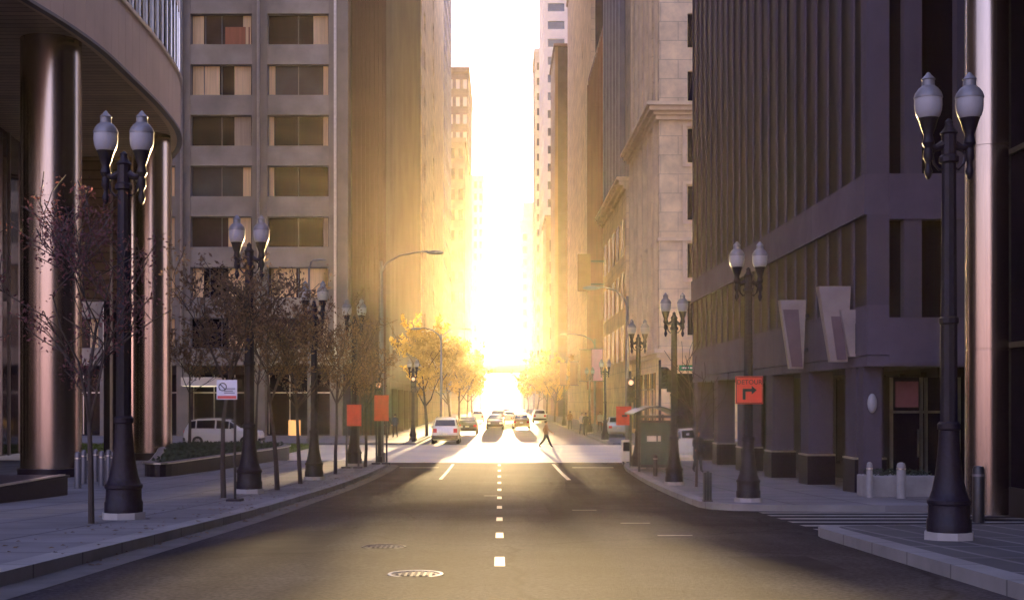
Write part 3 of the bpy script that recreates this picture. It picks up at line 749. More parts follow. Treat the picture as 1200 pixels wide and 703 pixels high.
def small_orange(px, pw, py0, py1, Y, label, posts=(), zoff=0, lines=False):
    x = X(px, Y); z0, z1 = Z(py1, Y), Z(py0, Y); w = pw/F*Y/2; zg = g(Y)
    t = thing('road_work_sign', label, 'sign', (x, Y, zg))
    m = MB(); m.box(-w, w, -.02, .02, z0-zg, z1-zg); m.build('panel', M['orangeback'], t, bevel=.01)
    if lines:
        m = MB(); m.box(-w*.25, w*.45, -.026, -.021, (z0+z1)/2-zg-.04, (z0+z1)/2-zg+.04); m.build('marking', M['black'], t)
    for i, p in enumerate(posts):
        m = MB(); xx = X(p, Y)-x; m.box(xx-.035, xx+.035, .022, .09, 0, z1-zg-.05); m.build('post', M['darkmetal'], t)
        m = MB(); m.box(xx-.18, xx+.18, -.2, .25, 0, .06); m.build('foot', M['darkmetal'], t)
small_orange(447, 17, 463, 493, 53.0, 'orange sign board below the glowing signal at the end of the tree lined pavement', (441, 453), lines=False)
small_orange(415, 17, 474, 499, 49.5, 'faded orange sign board on two posts behind the brown leaved trees', (406, 420))
small_orange(731, 18, 476, 498, 54.5, 'small orange work sign beside the pale news box and bus shelter', (739,), lines=True)

def parking_sign():
    Y = lampY(587); x = X(275, Y); zg = g(Y)
    t = thing('parking_sign', 'white no parking sign on a thin post among the brown leaved trees', 'sign', (x, Y, zg))
    z0, z1 = Z(468, Y)-zg, Z(445, Y)-zg; a, b = X(254, Y)-x, X(278, Y)-x
    m = MB(); m.tube([(0,.03,0),(0,.03,z1+.05)], .028, 8); m.build('post', M['darkmetal'], t)
    m = MB(); m.box(-.16,.16,-.13,.19,0,.05); m.build('foot', M['iron'], t)
    m = MB(); m.box(a, b, -.012, 0, z0, z1); m.build('panel', M['signwhite'], t)
    c = (a+.13, z1-.15)
    m = MB()
    for k in range(20):
        p, q = 2*PI*k/20, 2*PI*(k+1)/20
        f = lambda r, an, y: (c[0]+r*math.cos(an), y, c[1]+r*math.sin(an))
        m.hexa([f(.07,p,-.017), f(.09,p,-.017), f(.09,q,-.017), f(.07,q,-.017), f(.07,p,-.0125), f(.09,p,-.0125), f(.09,q,-.0125), f(.07,q,-.0125)])
    m.hexa([(c[0]-.06,-.017,c[1]+.045),(c[0]-.045,-.017,c[1]+.06),(c[0]+.06,-.017,c[1]-.045),(c[0]+.045,-.017,c[1]-.06),(c[0]-.06,-.0125,c[1]+.045),(c[0]-.045,-.0125,c[1]+.06),(c[0]+.06,-.0125,c[1]-.045),(c[0]+.045,-.0125,c[1]-.06)])
    m.build('prohibition_symbol', M['black'], t)
    m = MB()
    for zz, xa, xb in ((.2, a+.05, a+.09), (.22, a+.16, b-.04), (.17, a+.16, b-.09), (.13, a+.16, b-.05)): m.box(xa, xb, -.0165, -.0125, z0+zz, z0+zz+.022)
    m.build('small_print', M['greymetal'], t)
    m = MB(); m.box(a+.02, b-.02, -.0165, -.0125, z0+.02, z0+.08); m.build('red_strip', M['signred'], t)
parking_sign()

def street_name_sign():
    Y = 62; t = thing('street_name_sign', 'small green street name sign above the white saloon by the bus shelter', 'sign', (X(806, Y), Y, 0))
    z = Z(431, Y); m = MB(); m.box(-.42,.42,-.02,.02,z-.13,z+.13); m.build('panel', M['green'], t)
    m = MB(); m.box(-.3,.05,-.026,-.021,z-.04,z+.04); m.box(.1,.3,-.026,-.021,z-.04,z+.04); m.build('lettering', M['signwhite'], t)
    m = MB(); m.tube([(.3,.05,-.13),(.3,.05,z+.2)], .05, 8); m.build('post', M['darkmetal'], t)
street_name_sign()

def banners(px, Y, specs, label, group=None):
    for s, (p0, p1, q0, q1, mn, lab) in enumerate(specs):
        x0, x1 = X(p0, Y), X(p1, Y); z1, z0 = Z(q0, Y), Z(q1, Y)
        t = thing('street_banner', lab, 'banner', (x0, Y, z0))
        m = MB(); n = 8
        for i in range(n):
            xa, xb = (x1-x0)*i/n, (x1-x0)*(i+1)/n; ya, yb = .03*math.sin(i*.9), .03*math.sin((i+1)*.9)
            m.hexa([(xa,ya,0),(xb,yb,0),(xb,yb+.015,0),(xa,ya+.015,0),(xa,ya*.3,z1-z0),(xb,yb*.3,z1-z0),(xb,yb*.3+.015,z1-z0),(xa,ya*.3+.015,z1-z0)])
        m.build('cloth', M[mn], t)
        for zq in (z1-z0, -.062): m = MB(); m.box(-.1,(x1-x0)+.1,-.02,.035,zq,zq+.06); m.build('rod', M['darkmetal'], t)
banners(693, 104, [(680, 692.4, 410, 446, 'brownflag', 'brown street banner hanging beside the pink one'), (693.6, 706, 409, 446, 'pink', 'pink street banner hanging over a distant lamp post')], '')
banners(667, 131, [(656, 664, 425, 451, 'brownflag', 'narrower of the two dark street banners beyond the pink one'), (668, 677, 424, 451, 'brownflag', 'wider of the two dark street banners beyond the pink one')], '')
t = thing('projecting_sign', 'brown box sign projecting from the rust coloured building', 'sign', (9.6, 128.5, Z(341,128.5)))
m = MB(); m.box(X(677,128.5)-9.6, X(692,128.5)-9.6, -.25, .25, 0, 3.7); m.build('panel', M['brownflag'], t, bevel=.04)
m = MB(); m.box(-.4, 1.5, -.06, .06, .6, .75); m.box(-.4, 1.5, -.06, .06, 2.9, 3.05); m.build('bracket', M['darkmetal'], t)

def signal(px, Y, py, label, lit=0, face=0, htop=None, nheads=1, pole_px=None):
    zt = Z(py, Y); zg = g(Y)
    t = thing('traffic_signal', label, 'traffic signal', (X(px, Y), Y, zg), face)
    m = MB(); m.lathe([(.14,0),(.14,.25),(.075,.3),(.06,(htop or zt+.5)-zg)], (0,.22,0), 10); m.build('pole', M['darkmetal'], t, smooth=True)
    for k in range(nheads):
        ox = k*.5; z1 = zt+.16-zg - k*.15
        m = MB(); m.box(ox-.17, ox+.17, -.1, .12, z1-1.02, z1); m.box(ox-.03, ox+.03, .12, .22, z1-.4, z1-.3)
        if k: m.box(0, ox, .14, .2, z1-.7, z1-.62)
        h = m.build('housing', M['black'], t, bevel=.02)
        for j in range(3):
            zc = z1-.17-j*.34
            m = MB(); m.sphere((ox, -.1, zc), .115, 14, (1,.35,1)); m.build('lens', M['lamp_red'] if (j == lit and lit is not None) else M['lens_off'], t, smooth=True)
            m = MB()
            for q in range(9):
                a0, a1 = PI*(-.1+1.2*q/9), PI*(-.1+1.2*(q+1)/9); f = lambda r, an, y: (ox+r*math.cos(an), y, zc+r*math.sin(an))
                m.hexa([f(.125,a0,-.28), f(.14,a0,-.28), f(.14,a1,-.28), f(.125,a1,-.28), f(.125,a0,-.1), f(.14,a0,-.1), f(.14,a1,-.1), f(.125,a1,-.1)])
            m.build('visor', M['black'], h)
signal(739, 55.6, 448, 'traffic signal with a glowing top lamp above the small orange work sign', 0)
signal(444, 54.0, 451, 'traffic signal with a glowing top lamp above a large orange sign board', 0)
signal(484.5, 82, 444, 'distant traffic signal with a glowing top lamp before the dark ribbed tower', 0)
signal(777, 60, 434, 'pair of dark unlit traffic signal heads on one pole by the bus shelter', None, R(35), nheads=2)

# ------------------------------------------------------------------ bus shelter and small things on the right pavement
def shelter():
    Y0, Y1 = 46.5, 49.5; x0, x1 = X(749, 46.5), X(789, 46.5); zg = g(46.5)
    t = thing('bus_shelter', 'dark framed bus shelter with curved roof and green glass panel', 'bus shelter', (x0, Y0, zg))
    W = x1-x0; D = Y1-Y0
    for px, py in ((0,0),(W,0),(0,D),(W,D)):
        m = MB(); m.box(px-.04, px+.04, py-.04, py+.04, 0, 2.05); m.build('post', M['darkmetal'], t)
    m = MB(); n = 12
    for i in range(n):
        a, b = i/n, (i+1)/n; za, zb = 2.05+.28*math.sin(PI*a), 2.05+.28*math.sin(PI*b); xa, xb = -.22+(W+.44)*a, -.22+(W+.44)*b
        m.hexa([(xa,-.15,za),(xb,-.15,zb),(xb,D+.15,zb),(xa,D+.15,za),(xa,-.15,za+.06),(xb,-.15,zb+.06),(xb,D+.15,zb+.06),(xa,D+.15,za+.06)])
    m.build('roof', M['darkmetal'], t)
    m = MB(); m.box(.05, W-.05, -.02, .02, .25, 1.78); m.build('glass_panel', M['shelterglass'], t)
    m = MB(); m.box(.05, W-.05, -.04, .04, .16, .25); m.box(.05, W-.05, -.04, .04, 1.78, 1.86); m.box(.0, W, -.05, .05, 1.95, 2.05); m.build('rail', M['darkmetal'], t)
    m = MB(); m.box(.28, .62, -.035, -.022, 1.1, 1.3); m.box(.68, .78, -.035, -.022, 1.1, 1.3); m.build('notice', M['poster'], t)
    m = MB(); m.box(.2, W-.2, D-.5, D-.1, .42, .48); m.box(.3,.36,D-.4,D-.2,0,.42); m.box(W-.36,W-.3,D-.4,D-.2,0,.42); m.build('bench', M['darkmetal'], t)
    m = MB(); m.box(W-.02, W+.02, .06, D-.06, .25, 1.8); m.build('side_panel', M['shelterglass'], t)
shelter()
def news_box(px, Y, w, h, label, mn):
    t = thing('news_box', label, 'news box', (X(px, Y), Y, g(Y)))
    m = MB(); m.box(-w/2, w/2, 0, .45, .12, h); m.build('cabinet', M[mn], t, bevel=.03)
    m = MB(); m.box(-w/2+.05, w/2-.05, -.015, -.002, h*.55, h-.08); m.build('window', M['glassdark'], t)
    for q in (-w/2+.04, w/2-.1): m = MB(); m.box(q, q+.06, .05, .4, 0, .12); m.build('leg', M['darkmetal'], t)
news_box(735, 52.6, .42, 1.0, 'pale news box below the small orange work sign', 'white')
t = thing('bollard', 'short grooved square bollard by the kerb near the detour sign lamp post', 'bollard', (X(829, 27.4), 27.4, g(27.4)-.005))
m = MB()
for dx in (-.055, 0, .055): m.box(dx-.025, dx+.025, -.08, .08, .04, .66 - abs(dx)*.6)
m.build('slats', M['darkmetal'], t); m = MB(); m.box(-.1,.1,-.1,.1,0,.04); m.build('foot', M['darkmetal'], t)
bollard(768, 43, .075, .72, 'thin round bollard in front of the bus shelter', None, 'darkmetal')
def planter_box():
    Y = 29.6; t = thing('concrete_planter', 'low concrete planter box by the entrance of the ribbed office block', 'planter', (X(1052, Y), Y, g(Y)-.01))
    m = MB(); m.box(-.74, .9, 0, .75, 0, .5); m.build('box', M['concrete'], t, bevel=.02)
    m = MB(); rr = random.Random(2)
    for k in range(420):
        c = Vector((rr.uniform(-.68,.84), rr.uniform(.06,.69), .48+rr.random()**2*.16)); a = Vector((rr.gauss(0,1), rr.gauss(0,1), rr.gauss(0,1))).normalized(); b = a.orthogonal().normalized(); s = .045
        m.poly([c-a*s, c+b*s*.5, c+a*s, c-b*s*.5])
    m.build('plants', M['hedge'], t)
planter_box()
bollard(1056, 28.9, .1, .82, 'round pale concrete bollard in front of the planter box', None, 'concrete')
bollard(1019, 29.3, .07, .82, 'thin pale bollard at the end of the concrete planter box', None, 'concrete')

# ------------------------------------------------------------------ left: office building with curtained windows
def office():
    Y = 96.0; x1 = X(408, Y); x0 = x1-34.5; H = 62; zb = 5.3
    root = thing('office_building', 'grey office building with wide curtained windows behind the brown leaved trees', 'building', ((x0+x1)/2, 110, 0)); O = root.location
    f = fm((x0, Y, 0), (1,0,0), (0,-1,0)); L = x1-x0
    m = MB(); m.box(x0, x1, Y+1.6, 124, -.1, H-.01); m.build('core', M['room'], root, O)
    bays = []
    fin_right = L - (408-393)/F*Y; P = 5.76
    for k in range(6):
        r = fin_right - P*k; bays.append((r-P+.64, r-.5))
    bays = sorted(b for b in bays if b[0] > .2)
    rw = rows(6.55, 14, 3.8, 2.3)
    wl = MB(); e = 0
    for a, b in bays + [(L, L)]:
        if a > e: wl.fbox(f, e, a, -.6, 0, zb, H)
        e = b
    sp = MB()
    for a, b in bays:
        z = zb
        for c, d in rw + [(H, H)]:
            sp = MB(); sp.fbox(f, a, b, -.5, -.05, z, c); z = d
            if b > L-19 or z < 40: sp.build('spandrel', M['spandrel'], root, O)
    wl.box(x0, x1, Y, 124, H, H+.8); wl.box(x1-.4, x1, Y+.61, 124, zb, H-.01); wl.fbox(f, 0, L, -1.6, -.62, zb, zb+.4)
    wl.build('piers', M['pier'], root, O)
    fn = MB()
    for k in range(6):
        a = fin_right - P*k
        if a > .2: fn.fbox(f, a-.09, a+.09, 0, .22, zb, H)
    fn.build('fins', M['chrome'], root, O)
    rr = random.Random(11); cnt = 0
    for bi, (a, b) in enumerate(bays[::-1]):
        for ri, (c, d) in enumerate(rw):
            if bi > 2 and ri > 9: continue
            m = MB(); m.fbox(f, a, b, -.46, -.43, c, d); wn = m.build('window', M[rr.choice(('glassdark','glassdark','glassmid','glassbrown'))], root, O)
            fr = MB(); w = b-a
            for q in (0, .49, .985): fr.fbox(f, a+w*q, a+w*q+.06, -.43, -.36, c, d)
            fr.fbox(f, a, b, -.43, -.35, c, c+.06); fr.fbox(f, a, b, -.43, -.35, d-.06, d)
            if rr.random() < .35: q = rr.uniform(.2,.35); fr.fbox(f, a+w*q, a+w*q+.05, -.43, -.37, c, d)
            fr.build('frame', M['greymetal'], wn).location = -O
            used = False; cm = rr.choice(('curtain','curtain','curtain','blind'))
            def panel(q0, q1):
                cu = MB()
                n = max(2, int((q1-q0)*w/.16))
                for i in range(n):
                    u0, u1 = a+w*(q0+(q1-q0)*i/n), a+w*(q0+(q1-q0)*(i+1)/n); dd = -.425+.012*(i % 2)
                    cu.fbox(f, u0, u1, dd-.003, dd+.012, c+.07, d-.07)
                cu.build('curtain', M[cm], wn).location = -O
            if bi == 0:
                if rr.random() < .75: panel(.02, rr.choice((.07,.1,.12,.24))); used = True
                if rr.random() < .8: panel(rr.choice((.74,.86,.9)), .98); used = True
                if ri == 2 or ri == 1: panel(.25,.45) if rr.random()<.6 else None
                if ri == 1 : panel(.02,.46); panel(.52,.97)
            else:
                if rr.random() < .7: panel(.02, rr.choice((.12,.2,.46))); used = True
                if rr.random() < .8: panel(rr.choice((.6,.7,.84)), .97); used = True
            if bi == 1 and ri == 6:
                cu = MB(); cu.fbox(f, a+w*.55, a+w*.95, -.428, -.41, c+.07, d-.9); cu.build('curtain', M['redblind'], wn).location = -O
    # street level
    for k in range(7):
        a = fin_right - P*k
        if a < 0.3: continue
        m = MB(); m.fbox(f, a-.45, a+.45, -1.1, -.2, -.05, zb); m.build('pillar', M['pier'], root, O)
    for k in range(6):
        a = fin_right - P*k
        if a-P < 0: continue
        m = MB(); m.fbox(f, a-P+.5, a-.5, -1.58, -1.5, .1, 4.6); sw = m.build('shop_window', M['glassdark'], root, O)
        m = MB()
        for q in (0,.33,.66,.98): m.fbox(f, a-P+.5+(P-1)*q, a-P+.58+(P-1)*q, -1.5, -1.42, .1, 4.6)
        m.fbox(f, a-P+.5, a-.5, -1.5, -1.43, 3.2, 3.3); m.build('frame', M['chrome'], sw).location = -O
    m = MB(); m.box(X(338,Y+1.3), X(352,Y+1.3), Y+1.28, Y+1.4, Z(511,Y+1.3), Z(492,Y+1.3)); m.build('lit_display', M['shop'], root, O)
    m = MB(); m.box(X(214,93.5), X(256,93.5), 93, 95.9, Z(452,93.5), Z(442,93.5)); cn = m.build('canopy', M['white'], root, O)
    m = MB(); m.box(X(215,93.5), X(255,93.5), 93.1, 95.8, Z(452.6,93.5), Z(452.1,93.5)); m.build('downlight', M['canopylit'], cn).location = -O
office()

# ------------------------------------------------------------------ left: dark ribbed tower and the row beyond
def dark_tower():
    x0, x1, y0, y1, H = -11.35, -8.7, 98.5, 137, 130
    root = thing('ribbed_tower', 'tall dark brown tower with fine vertical ribs behind the golden trees', 'building', (-18, 118, 0)); O = root.location
    m = MB(); m.box(x0, x1, y0, y1, -.1, H); m.build('wall', M['glassmid'], root, O); m = MB(); m.box(-36, x0, 124.2, y1, -.1, H); m.build('rear_wing', M['brownrib'], root, O)
    fs = fm((x0, y0, 0), (1,0,0), (0,-1,0)); fe = fm((x1, y0, 0), (0,1,0), (1,0,0))
    a = MB(); n = 9
    for i in range(n): u = (x1-x0)*i/(n-1); a.fbox(fs, max(0,u-.09), min(x1-x0,u+.09), 0, .28, 0, H-.4)
    a.fbox(fs, 0, x1-x0, 0, .02, 3.9, H-1)
    a.build('south_ribs', M['brownrib'], root, O)
    b = MB(); n = 30
    for i in range(n): u = .15+(y1-y0-.3)*i/(n-1); b.fbox(fe, u-.14, u+.14, 0, .3, 4.2, H-.4)
    b.fbox(fe, 0, y1-y0, 0, .32, 3.6, 4.2)
    for i in range(0, n, 5): u = .3+(y1-y0-.6)*i/(n-1); b.fbox(fe, u-.3, u+.3, 0, .35, -.05, 3.6)
    b.build('street_ribs', M['oliverib'], root, O)
dark_tower()
T = tower
T('cream_tower', 'cream stone tower rising just past the dark brown ribbed tower', -30, -8.7, 137.1, 200, 125, 'cream',
  {'e': ([(3,6.5),(10,13.5),(30,33)], rows(6, 26, 4.4, 2.4), 'glassmid'), 's': ([(17,19)], rows(6,26,4.4,2.4), 'glassmid')})
T('blue_tower', 'narrow blue grey tower just past the plain cream stone tower', -30, -8.7, 200.1, 233, 80, 'greymetal',
  {'e': (lambda L: even(L, 9, 2.4), rows(5, 18, 4, 2.9), 'glassblue')})
T('brick_building', 'dark brick high rise with white framed windows above the brown stone building', X(524,300), X(549,300), 300, 340, Z(85,300), 'brick',
  {'s': (lambda L: even(L, 3, .95), rows(6, 18, 4.1, 2.3), 'white'), 'e': (lambda L: even(L, 8, 1.4), rows(6, 18, 4.1, 2.3), 'white')}, cap=1.2)
T('stone_building', 'brown stone building standing before the dark brick high rise', X(521,285), X(548,285), 262, 299, Z(192,285), 'tan',
  {'s': (lambda L: even(L, 3, .9), rows(6, 12, 4.2, 2.2), 'glassmid'), 'e': (lambda L: even(L, 8, 1.3), rows(6, 12, 4.2, 2.2), 'glassmid')}, cap=1)
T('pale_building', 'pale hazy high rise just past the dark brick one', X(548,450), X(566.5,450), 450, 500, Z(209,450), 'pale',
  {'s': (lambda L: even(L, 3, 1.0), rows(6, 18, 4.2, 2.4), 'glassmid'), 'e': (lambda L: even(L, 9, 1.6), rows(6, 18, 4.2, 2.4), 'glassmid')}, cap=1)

# ------------------------------------------------------------------ right row beyond the crossing
def cream_building():
    x0, y0, y1, H = 11.0, 88.0, 106.0, 70
    root = tower('cream_building', 'cream limestone building with heavy cornice behind the bus shelter', x0, 34, y0, y1, H, 'cream',
      {'s': ([(1.95,3.1),(5.5,6.7),(9,10.2),(12.5,13.7),(16,17.2)], rows(7.15, 15, 3.95, 2.35), 'glassdark'),
       'w': (lambda L: [(2.2,3.6),(5.2,6.6),(8.4,9.8),(11.4,12.8),(14.6,16)], rows(7.15, 15, 3.95, 2.5), 'glassdark')}, cap=1)
    O = root.location
    m = MB()
    for i, (d, za, zb) in enumerate(((.25,21.9,22.2),(.45,22.2,22.45),(.75,22.45,22.75),(.95,22.75,23.0))):
        m.box(x0-d, 34, y0-d, y1, za, zb-.001)
    for d, za, zb in ((.2,5.6,5.9),(.4,5.9,6.2)): m.box(x0-d, 34, y0-d, y1, za, zb-.001)
    m.box(x0-.12, 34, y0-.12, y1, 13.6, 13.85)
    m.build('cornice', M['creamtrim'], root, O)
    m = MB()
    fs = fm((x0, y0, 0), (1,0,0), (0,-1,0))
    for k, (c, d) in enumerate(rows(7.15, 4, 3.95, 2.35)):
        for a in (1.95, 5.5, 9):
            for (p, q, r, s) in ((a-.35,a-.12,c-.3,d+.3),(a+1.27,a+1.5,c-.3,d+.3),(a-.12,a+1.27,d+.12,d+.3),(a-.12,a+1.27,c-.3,c-.12)): m.fbox(fs, p, q, .002, .1, r, s)
    fw = fm((x0, y0, 0), (0,1,0), (-1,0,0))
    for u in (.9, 4.4, 7.5, 10.6, 13.7, 17): m.fbox(fw, u, u+.7, .002, .28, 6.2, 21.9); m.fbox(fw, u, u+.7, .002, .2, 23.0, H)
    m.build('window_surrounds', M['creamtrim'], root, O)
    # street level shopfronts
    for k in range(4):
        m = MB(); m.fbox(fw, 1.9+4.1*k, 4.9+4.1*k, .01, .06, .4, 4.6); sh = m.build('shop_window', M['glassdark'], root, O)
        m = MB(); m.fbox(fw, 1.9+4.1*k, 4.9+4.1*k, .061, .12, 3.4, 3.5); m.fbox(fw, 3.35+4.1*k, 3.45+4.1*k, .061, .12, .4, 4.6); m.build('frame', M['darkmetal'], sh).location = -O
    m = MB(); m.fbox(fs, .8, 4.6, .01, .07, .3, 4.5); m.fbox(fs, 6, 10, .01, .07, .3, 4.5); m.build('shop_window', M['glassdark'], root, O)
cream_building()
def grey_building():
    root = tower('grey_building', 'grey tower with tall bay windows and stone end wall past the cream corner building', 11.0, 34, 106.1, 130, 95, 'pale',
       {'w': (lambda L: [(6.5+3.4*i, 9.0+3.4*i) for i in range(5)], rows(24, 18, 3.8, 2.9), 'glassblue')}, cap=1)
    O = root.location; m = MB()
    m.box(10.55, 11, 106.15, 129.9, -.1, 20.2)
    for d, a, b in ((.25,20.2,20.5),(.6,20.5,20.9),(.8,20.9,21.2)): m.box(10.55-d, 11.0, 106.12, 129.95, a, b-.001)
    m.build('podium', M['cream'], root, O)
    fw = fm((10.55, 106.1, 0), (0,1,0), (-1,0,0))
    for i in range(5):
        for z in (6, 10.5, 15):
            m = MB(); m.fbox(fw, 2+4.4*i, 4.6+4.4*i, .005, .05, z, z+3); m.build('podium_window', M['tintglass'], root, O)
    f2 = fm((11, 106.1, 0), (0,1,0), (-1,0,0)); m = MB()
    for i in range(6): m.fbox(f2, 5.75+3.4*i, 6.3+3.4*i, .005, .5, 21.2, 95)
    m.build('bay_ribs', M['greymetal'], root, O)
grey_building()
def rust_building():
    root = tower('rust_building', 'rust brown ribbed building with the projecting brown box sign', 10.9, 34, 130.1, 153, 40.3, 'rust',
       {'w': (lambda L: even(L, 11, .8), rows(5, 9, 3.8, 2.6), 'glassmid')}, cap=.8)
    O = root.location; f = fm((10.9, 130.1, 0), (0,1,0), (-1,0,0)); m = MB()
    for i in range(12): u = .2+22.4*i/11; m.fbox(f, u-.2, u+.2, .003, .4, 4, 40.2)
    m.build('ribs', M['rust'], root, O)
rust_building()
T('cream_slab', 'plain cream slab tower rising past the rust brown building', 11.0, 36, 153.1, 206, 66, 'cream', {'w': ([(16,17.2),(34,35)], rows(20, 3, 14, 2.2), 'glassmid')}, cap=.4)
T('brown_slab', 'thin brown slab tower between the striped tower and the cream slab', X(650.5,221), 30, 221, 240, Z(55,221), 'brownslab', {'w': (lambda L: even(L, 5, 1.4), rows(6, 15, 4, 2.4), 'glassmid')}, cap=.5)
T('tan_building', 'low tan building at the foot of the striped tower', X(640,245), 24, 245, 262, Z(256,245), 'tan', {'s': (lambda L: even(L, 6, 1.2), rows(6, 7, 4.2, 2.3), 'glassmid'), 'w': (lambda L: even(L, 4, 1.6), rows(6, 7, 4.2, 2.3), 'glassmid')}, cap=.6)
T('striped_tower', 'tall white tower with horizontal window stripes', X(637,270), 22, 270, 300, 98, 'white', {'s': ([(.9,4.4),(5.2,8.6),(9.4,12.4)], rows(6, 24, 3.75, 1.7), 'glassmid'), 'w': (lambda L: even(L, 6, 4.2), rows(6, 24, 3.75, 1.7), 'glassmid')}, cap=1)
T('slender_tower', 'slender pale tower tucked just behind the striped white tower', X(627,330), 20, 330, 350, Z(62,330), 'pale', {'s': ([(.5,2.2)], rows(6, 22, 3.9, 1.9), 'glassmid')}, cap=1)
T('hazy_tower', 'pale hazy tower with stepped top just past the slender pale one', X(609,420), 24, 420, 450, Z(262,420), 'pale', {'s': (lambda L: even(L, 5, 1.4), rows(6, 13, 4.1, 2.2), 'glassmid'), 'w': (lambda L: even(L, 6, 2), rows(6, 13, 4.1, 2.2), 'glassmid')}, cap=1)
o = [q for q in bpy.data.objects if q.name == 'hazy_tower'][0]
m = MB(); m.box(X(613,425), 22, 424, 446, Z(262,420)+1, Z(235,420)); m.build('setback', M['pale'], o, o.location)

# elevated railway bridge across the street
def bridge():
    Y = 400; t = thing('railway_bridge', 'dark elevated railway bridge crossing the far end of the street', 'bridge', (0, Y, 0))
    zt, zb = Z(427, Y), Z(437.6, Y)  # girder kept deep and set far back so it shades the near road
    m = MB(); m.box(-8.6, 11.5, -2.5, 2.5, zb, zb+.5); m.box(-8.6, 11.5, -2.6, -2.4, zb, zt); m.box(-8.6, 11.5, 2.4, 2.6, zb, zt)
    for i in range(17): m.box(-8.4+1.2*i, -8.3+1.2*i, -2.66, -2.6, zb, zt)
    m.build('girder', M['brownrib'], t)
    for x in (-5.9, 7.8):
        m = MB(); m.box(x-.25, x+.25, -.25, .25, -.05, zb); m.box(x-.5, x+.5, -2.3, 2.3, zb-.5, zb-.01); m.build('column', M['brownrib'], t)
    m = MB()
    for i in range(18): m.box(-8.4+1.15*i, -8.35+1.15*i, -2.55, -2.5, zt, zt+1)
    m.box(-8.5, 11.4, -2.56, -2.49, zt+.95, zt+1.02); m.build('railing', M['darkmetal'], t)
bridge()
flush_windows()

# ------------------------------------------------------------------ trees
def tree(name, label, x, y, h, spread, nleaf, ls, leaf, tr, seed, group=None, clear=.35, twig=3, zg=None, dens=1.0, lean=0):
    rr = random.Random(seed); zg = g(y) if zg is None else zg
    t = thing(name, label, 'tree', (x, y, zg - .02), rr.uniform(0, 6), group)
    tb = MB(); bb = MB(); tips = []
    def branch(p, d, ln, r, dep):
        pts = [p]; rad = [r]; n = 4
        for i in range(n):
            jt = .045 if dep == 0 else .14
            d = (d + Vector((rr.gauss(0,jt), rr.gauss(0,jt), rr.gauss(.04,.08)))).normalized()
            p = p + d*ln/n; pts.append(p); rad.append(max(r*(1-.6*(i+1)/n), .009))
        (tb if dep == 0 else bb).tube(pts, rad, 8 if dep == 0 else (5 if dep == 1 else 3))
        if dep >= 1: tips.extend([pts[j].lerp(pts[j+1], rr.random()) for j in (1,2,3) for _ in (0,1)] + [pts[4]] if dep > 1 else (pts[4],))
        if dep < twig:
            for k in range(rr.randint(3, 4) if dep else 8):
                i = rr.randint(1, n) if dep else rr.randint(3 if spread > .72 and h < 7 else 2, n)
                q = pts[i]; a = rr.uniform(0, 2*PI) if dep else k*2.4
                side = Vector((math.cos(a), math.sin(a), rr.uniform(.25, .8)))
                nd = (d*.45 + side*.8).normalized() if dep else (Vector((0,0,.55 if spread > .8 else 1.1)) + side*.75).normalized()
                branch(q, nd, ln*(rr.uniform(.5,.75) if dep else rr.uniform(.45,.7)), rad[i]*.62, dep+1)
    branch(Vector((0,0,0)), Vector((lean,0,1)), h*.62, tr, 0)
    tb.build('trunk', M['bark'], t, smooth=True); bb.build('branches', M['bark'], t, smooth=True)
    if nleaf:
        lm = MB(); tips = [q for q in tips if q.z > h*clear] or tips
        clump = [rr.random() for _ in tips]
        keep = [q for q, c in zip(tips, clump) if c < dens] or tips
        for k in range(nleaf):
            c = rr.choice(keep) + Vector((rr.gauss(0,1), rr.gauss(0,1), rr.gauss(0,1)-.3))*h*.016
            a = Vector((rr.gauss(0,1), rr.gauss(0,1), rr.gauss(0,1)-.4)).normalized(); b = a.orthogonal().normalized()
            b = (Matrix.Rotation(rr.uniform(0, 6), 3, a) @ b); s = ls*rr.uniform(.6, 1.3)
            lm.poly([c-a*s, c+b*s*.42, c+a*s, c-b*s*.42])
        lm.build('crown', M[leaf], t)
    return t
tree('street_tree', 'slender russet leaved tree before the biggest round column', X(107,19.2), 19.2, 4.9, .7, 3200, .034, 'leafred', .05, 3, None, .36, 3, dens=.6)
tree('street_tree', 'thin half bare tree beside the straight black granite planter', -10.0, 22.5, 5.0, .7, 1200, .034, 'leafred', .05, 8, None, .35, 3, g(22.5), dens=.6)
specs = [(262, 29.2, 6.6, 1800, 5, 'brown leaved tree behind the white parking sign'), (325, 33.5, 6.0, 1700, 6, 'second brown leaved tree past the white parking sign'),
         (352, 37.5, 5.8, 1300, 7, 'third brown leaved tree past the parking sign, close to a lamp post'), (393, 44.5, 6.4, 1500, 9, 'brown leaved tree just before the faded orange sign board'),
         (428, 50.5, 6.0, 1400, 10, 'brown leaved tree nearest the crossing beside the orange boards')]
for px, Y, h, n, sd_, lab in specs:
    tree('street_tree', lab, X(px, Y), Y, h*.82, .75, int(n*1.5), .06, 'leafbrown', .07, sd_, 'brown trees along the pavement by the curved tower', .33, 3, dens=.75)
tree('street_tree', 'dark small tree between the curved tower and the white station car', X(222,60), 60, 5.5, 1, 1300, .1, 'leafbrown', .08, 21, None, .3, 3, .42)
tree('street_tree', 'small tree just ahead of the white station car', X(300,66), 66, 6.5, 1, 1200, .1, 'leafbrown', .08, 22, None, .3, 3, .42)
tree('bare_tree', 'small bare tree on the pavement by the pedestrian with a bag', X(816,35.5), 35.5, 3.9, .7, 0, .1, 'leafbrown', .04, 31, None, .3, 2)
